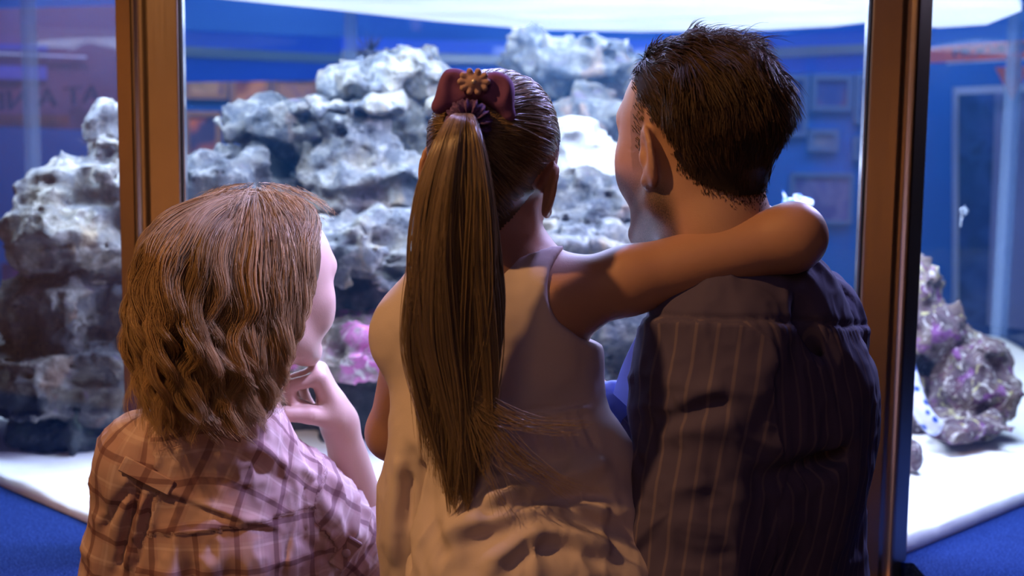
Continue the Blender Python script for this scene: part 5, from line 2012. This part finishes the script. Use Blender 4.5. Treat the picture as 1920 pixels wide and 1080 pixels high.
def girl_hair():
    rs = np.random.default_rng(12)
    lc = GH.L(GIRL_V)
    x, y, z = lc.T
    ax_ = np.abs(x)
    line = np.interp(y, [-.11, -.085, -.06, -.036, -.020, .0, .045, .10], [-.088, -.086, -.072, -.034, .022, .030, .070, .086])
    dear = np.sqrt((y + .012) ** 2 + (z + .008) ** 2)
    ok = (z > line) & (z < .13) & ~((ax_ > .064) & (dear < .036))
    idx = np.where(ok)[0]
    n = 9000
    p0 = lc[rs.choice(idx, n)]
    # converge on the base of the ponytail along the skull
    K = 14
    s = np.linspace(0, 1, K)
    c = np.array([0, -.014, .036])
    d0, d1 = norm(p0 - c), norm(lB - c)
    r = np.array([.0775, .0995, .0855])
    tgt = norm(d1 + rs.normal(0, .06, (n, 3)))
    om = np.arccos(np.clip((d0 * tgt).sum(1), -1, 1))[:, None, None]
    ss = s[None, :, None]
    dd = (np.sin((1 - ss) * om) * d0[:, None] + np.sin(ss * om) * tgt[:, None]) / (np.sin(om) + 1e-6)
    sc_ = 1 / np.linalg.norm(dd / r, axis=2, keepdims=True)
    rr0 = np.linalg.norm(p0 - c, axis=1)[:, None, None]
    base = sc_ * (1 - (1 - ss) ** 3) + rr0 * (1 - ss) ** 3
    lay = rs.uniform(0, 1, n)[:, None, None]
    cl = vnoise(np.concatenate([d0 * 16], 1), 5)[:, None, None]
    path = c + dd * (np.maximum(base, sc_ * .995) + (.0015 + .0035 * lay + .0025 * cl) * np.sin(np.clip(ss * 1.2, 0, 1) * 3.14 * .8) + .006 * ss ** 4)
    W = GH.C + (path * GH.s) @ GH.R.T
    V1, Q1, r1, a1 = strands_mesh(W, rs.uniform(.00030, .00046, n), .8, 3, 1)
    # the tail: out from the tie, over and down the back, ending in wisps
    ctrl = [(872, 232, gB[1], .003, .003), (870, 212, gB[1] - .020, .004, .004), (868, 204, gB[1] - .032, .007, .007), (865, 222, gB[1] - .042, .013, .011), (862, 255, gB[1] - .050, .020, .018), (854, 350, 1.492, .033, .026),
            (849, 450, 1.494, .039, .028), (848, 550, 1.500, .043, .026), (846, 650, 1.508, .043, .023), (855, 800, 1.514, .031, .015), (866, 975, 1.516, .018, .010)]
    arr = np.array([list(P(a_, b_, c_)) + [d_, e_] for a_, b_, c_, d_, e_ in ctrl])
    ss_ = np.concatenate([[0], np.cumsum(np.linalg.norm(np.diff(arr[:, :3], axis=0), axis=1))])
    uu = np.linspace(0, ss_[-1], 60)
    arr = np.stack([np.interp(uu, ss_, arr[:, i]) for i in range(5)], 1)
    for _ in range(4):
        arr[1:-1] = (arr[:-2] + 2 * arr[1:-1] + arr[2:]) / 4
    gd, wd, th = arr[:, :3], arr[:, 3], arr[:, 4]
    m = 5200
    K2 = 40
    ncl = 64
    cx = rs.uniform(-1, 1, ncl)
    cyy = rs.uniform(-1, 1, ncl)
    cid = rs.integers(0, ncl, m)
    ux = np.clip(cx[cid] + rs.normal(0, .11, m), -1.15, 1.15)
    uy = np.clip(cyy[cid] + rs.normal(0, .16, m), -1.1, 1.1)
    L = np.clip(1.0 - .22 * rs.uniform(0, 1, m) ** 1.6 - .12 * np.abs(ux) - .16 * rs.uniform(0, 1, ncl)[cid] ** 2, .45, 1.0)
    u = np.linspace(0, 1, K2)[None] * L[:, None] * 59
    i0 = np.clip(u.astype(int), 0, 58)
    f = u - i0
    lerp = lambda a: (a[i0].T * (1 - f).T + a[i0 + 1].T * f.T).T if a.ndim == 1 else a[i0] * (1 - f)[..., None] + a[i0 + 1] * f[..., None]
    ctr = lerp(gd)
    ww, tt = lerp(wd), lerp(th)
    prog = u / 59
    sway = .014 * np.sin(prog * 7 + cid[:, None] * 1.7) * prog
    X = ctr + np.array([1.0, 0, 0]) * (ux[:, None] * ww + sway)[..., None] + np.array([0, 1.0, 0]) * (uy[:, None] * tt)[..., None]
    X = X + np.stack([fbm(X * [9, 9, 4] + q_, 2, 71) for q_ in (0, 11)] + [np.zeros(X.shape[:2])], -1) * (.0045 * prog)[..., None]
    rrad = rs.uniform(.00032, .00052, m)
    V2, Q2, r2, a2 = strands_mesh(X, rrad, .35, 3, 2)
    r2 = np.clip(r2 * .35 + np.repeat(rs.uniform(0, 1, ncl)[cid], K2 * 3) * .65, 0, 1)
    # stray locks caught across the back of the dress
    ends = [(1000, 800), (1085, 805), (1100, 795), (1060, 915), (1040, 905), (985, 915), (1075, 925), (960, 965)]
    pp = []
    for e in ends:
        for k in range(13):
            mid = ((860 + e[0]) / 2 + rs.normal(0, 12), (700 + e[1]) / 2 + 45 + rs.normal(0, 12))
            pp.append(resample([P(852 + rs.normal(0, 16), 620, 1.492), P(868 + rs.normal(0, 14), 720, 1.500), P(mid[0], mid[1], 1.497), P(e[0] + rs.normal(0, 16), e[1] + rs.normal(0, 12), 1.492)], 20))
    V3, Q3, r3, a3 = strands_mesh(np.array(pp), .00038, .3, 3, 3)
    o1, o2 = len(V1), len(V1) + len(V2)
    # scalp shell
    okm = np.zeros(len(GIRL_V), bool)
    okm[idx] = True
    fm = okm[GIRL_Q].all(1)
    uq, inv = np.unique(GIRL_Q[fm], return_inverse=True)
    V4 = GIRL_V[uq] + GIRL_N[uq] * .0028
    o3 = o2 + len(V3)
    V = np.concatenate([V1, V2, V3, V4])
    Q = np.concatenate([Q1, Q2 + o1, Q3 + o2, inv.reshape(-1, 4) + o3])
    return V, Q, np.concatenate([r1, r2, r3, np.full(len(uq), .1)]), np.concatenate([a1 * .3, a2, a3, np.zeros(len(uq))])


V, Q, rn, al = girl_hair()
hair_g = mesh_obj('ponytail_hair', V, Q, HAIR_G, gl_root, attrs={'rnd': rn, 'along': al})

# ---- bow, flower and scrunchie
mm = Mat('purple_bow_cloth', (0.20, 0.085, 0.21, 1), 0.85, spec=0.1)
mm.bump(mm.noise(900, 2, 0.6, mm.obj_co()), 0.3, 0.001)
M_BOW = mm.m
mm = Mat('violet_lace', (0.10, 0.05, 0.20, 1), 0.8)
mm.color(mm.ramp(mm.noise(260, 3, 0.6, mm.obj_co()), [(0.4, (0.06, 0.03, 0.14, 1)), (0.7, (0.22, 0.12, 0.36, 1))]))
M_SCR = mm.m
bow = link(bpy.data.objects.new('hair_bow', None), gl_root)
bow.location = np.array(on_mesh(GIRL_V, 890, 166, .022)) - np.array(gl_root.location)
bc = on_mesh(GIRL_V, 891, 166, .022)


def bow_loop(px_out, py_top, py_bot, px_tip, py_tip, sg):
    """one puffed loop of the bow, pinched at the knot, with a crease"""
    o = P(px_out, (py_top + py_bot) / 2, bc[1] - .004)
    tip = P(px_tip, py_tip, bc[1] - .006)
    w = abs(px_out - 888) * bc[1] / F
    hh = (py_bot - py_top) * bc[1] / F / 2
    g = Body(np.min([bc, o, tip], 0) - .06, np.max([bc, o, tip], 0) + .06, .0016)
    mid = bc * .42 + o * .58
    g.ell(mid, [w * .46, .015, hh * .80], None, 0)
    g.cone(bc, mid, .008, .016, .012)
    g.ell(o * .9 + bc * .1, [w * .24, .017, hh * 1.02], None, .010)
    g.cone(mid, tip, .014, .008, .015)
    g.cone(bc + [0, -.016, 0], mid + np.array([0, -.022, .004]), .004, .010, .010, 'sub')
    g.cone(mid + np.array([sg * w * .25, -.024, hh * .3]), mid + np.array([sg * w * .1, -.022, -hh * .6]), .006, .007, .010, 'sub')
    V, Q = g.mesh()
    mesh_obj('loop', relax(V, Q, 2), Q, M_BOW, bow)


bow_loop(836, 134, 192, 822, 200, -1)
bow_loop(950, 148, 190, 954, 216, 1)
g = Body(bc - .03, bc + .03, .0016)
g.ell(bc + [0, -.008, 0], [.016, .012, .014], None, 0)
V, Q = g.mesh()
mesh_obj('knot', V, Q, M_BOW, bow)
g = Body(bc - [.035, .04, .035], bc + [.035, .03, .035], .0011)
fc = bc + [-.001, -.019, .007]
for k in range(10):
    a = k * math.pi / 5
    v = np.array([math.cos(a), 0, math.sin(a) * .8])
    g.cone(fc + v * .006, fc + v * .0145 + [0, -.001, 0], .0028, .0036, .0012)
g.ell(fc + [0, -.002, 0], [.008, .004, .007], None, .002)
V, Q = g.mesh()
mesh_obj('lace_flower', V, Q, m_plain('cream_lace', 'b89a98', 0.8), bow)
g = Body(fc - .01, fc + .01, .0006)
g.ell(fc + [0, -.006, 0], [.003, .003, .003], None, 0)
V, Q = g.mesh()
mesh_obj('bead', V, Q, Mat('pearl', (0.8, 0.75, 0.72, 1), 0.12, 0.4).m, bow)
# ruffled scrunchie round the root of the tail
ax1 = norm(np.array([-.1, -.95, -.25]))
e1 = norm(np.cross(ax1, [0, 0, 1.0]))
e2 = np.cross(e1, ax1)
V, Fc = [], []
n1, n2_ = 120, 12
sc0 = gB + np.array([.004, -.008, .002])
for i in range(n1):
    a = 2 * math.pi * i / n1
    ruff = 1 + .15 * math.sin(a * 17) + .12 * math.sin(a * 29 + 1)
    R1, r1 = .0165, .0085 * ruff
    for j in range(n2_):
        b = 2 * math.pi * j / n2_
        V.append(sc0 + (e1 * math.cos(a) + e2 * math.sin(a)) * (R1 + r1 * math.cos(b)) + ax1 * (r1 * 1.15 * math.sin(b) + .003 * math.sin(a * 13)))
for i in range(n1):
    for j in range(n2_):
        Fc.append((i * n2_ + j, ((i + 1) % n1) * n2_ + j, ((i + 1) % n1) * n2_ + (j + 1) % n2_, i * n2_ + (j + 1) % n2_))
mesh_obj('scrunchie', np.array(V), Fc, M_SCR, gl_root)
log('girl')
log('done', len(bpy.data.objects), 'objects')
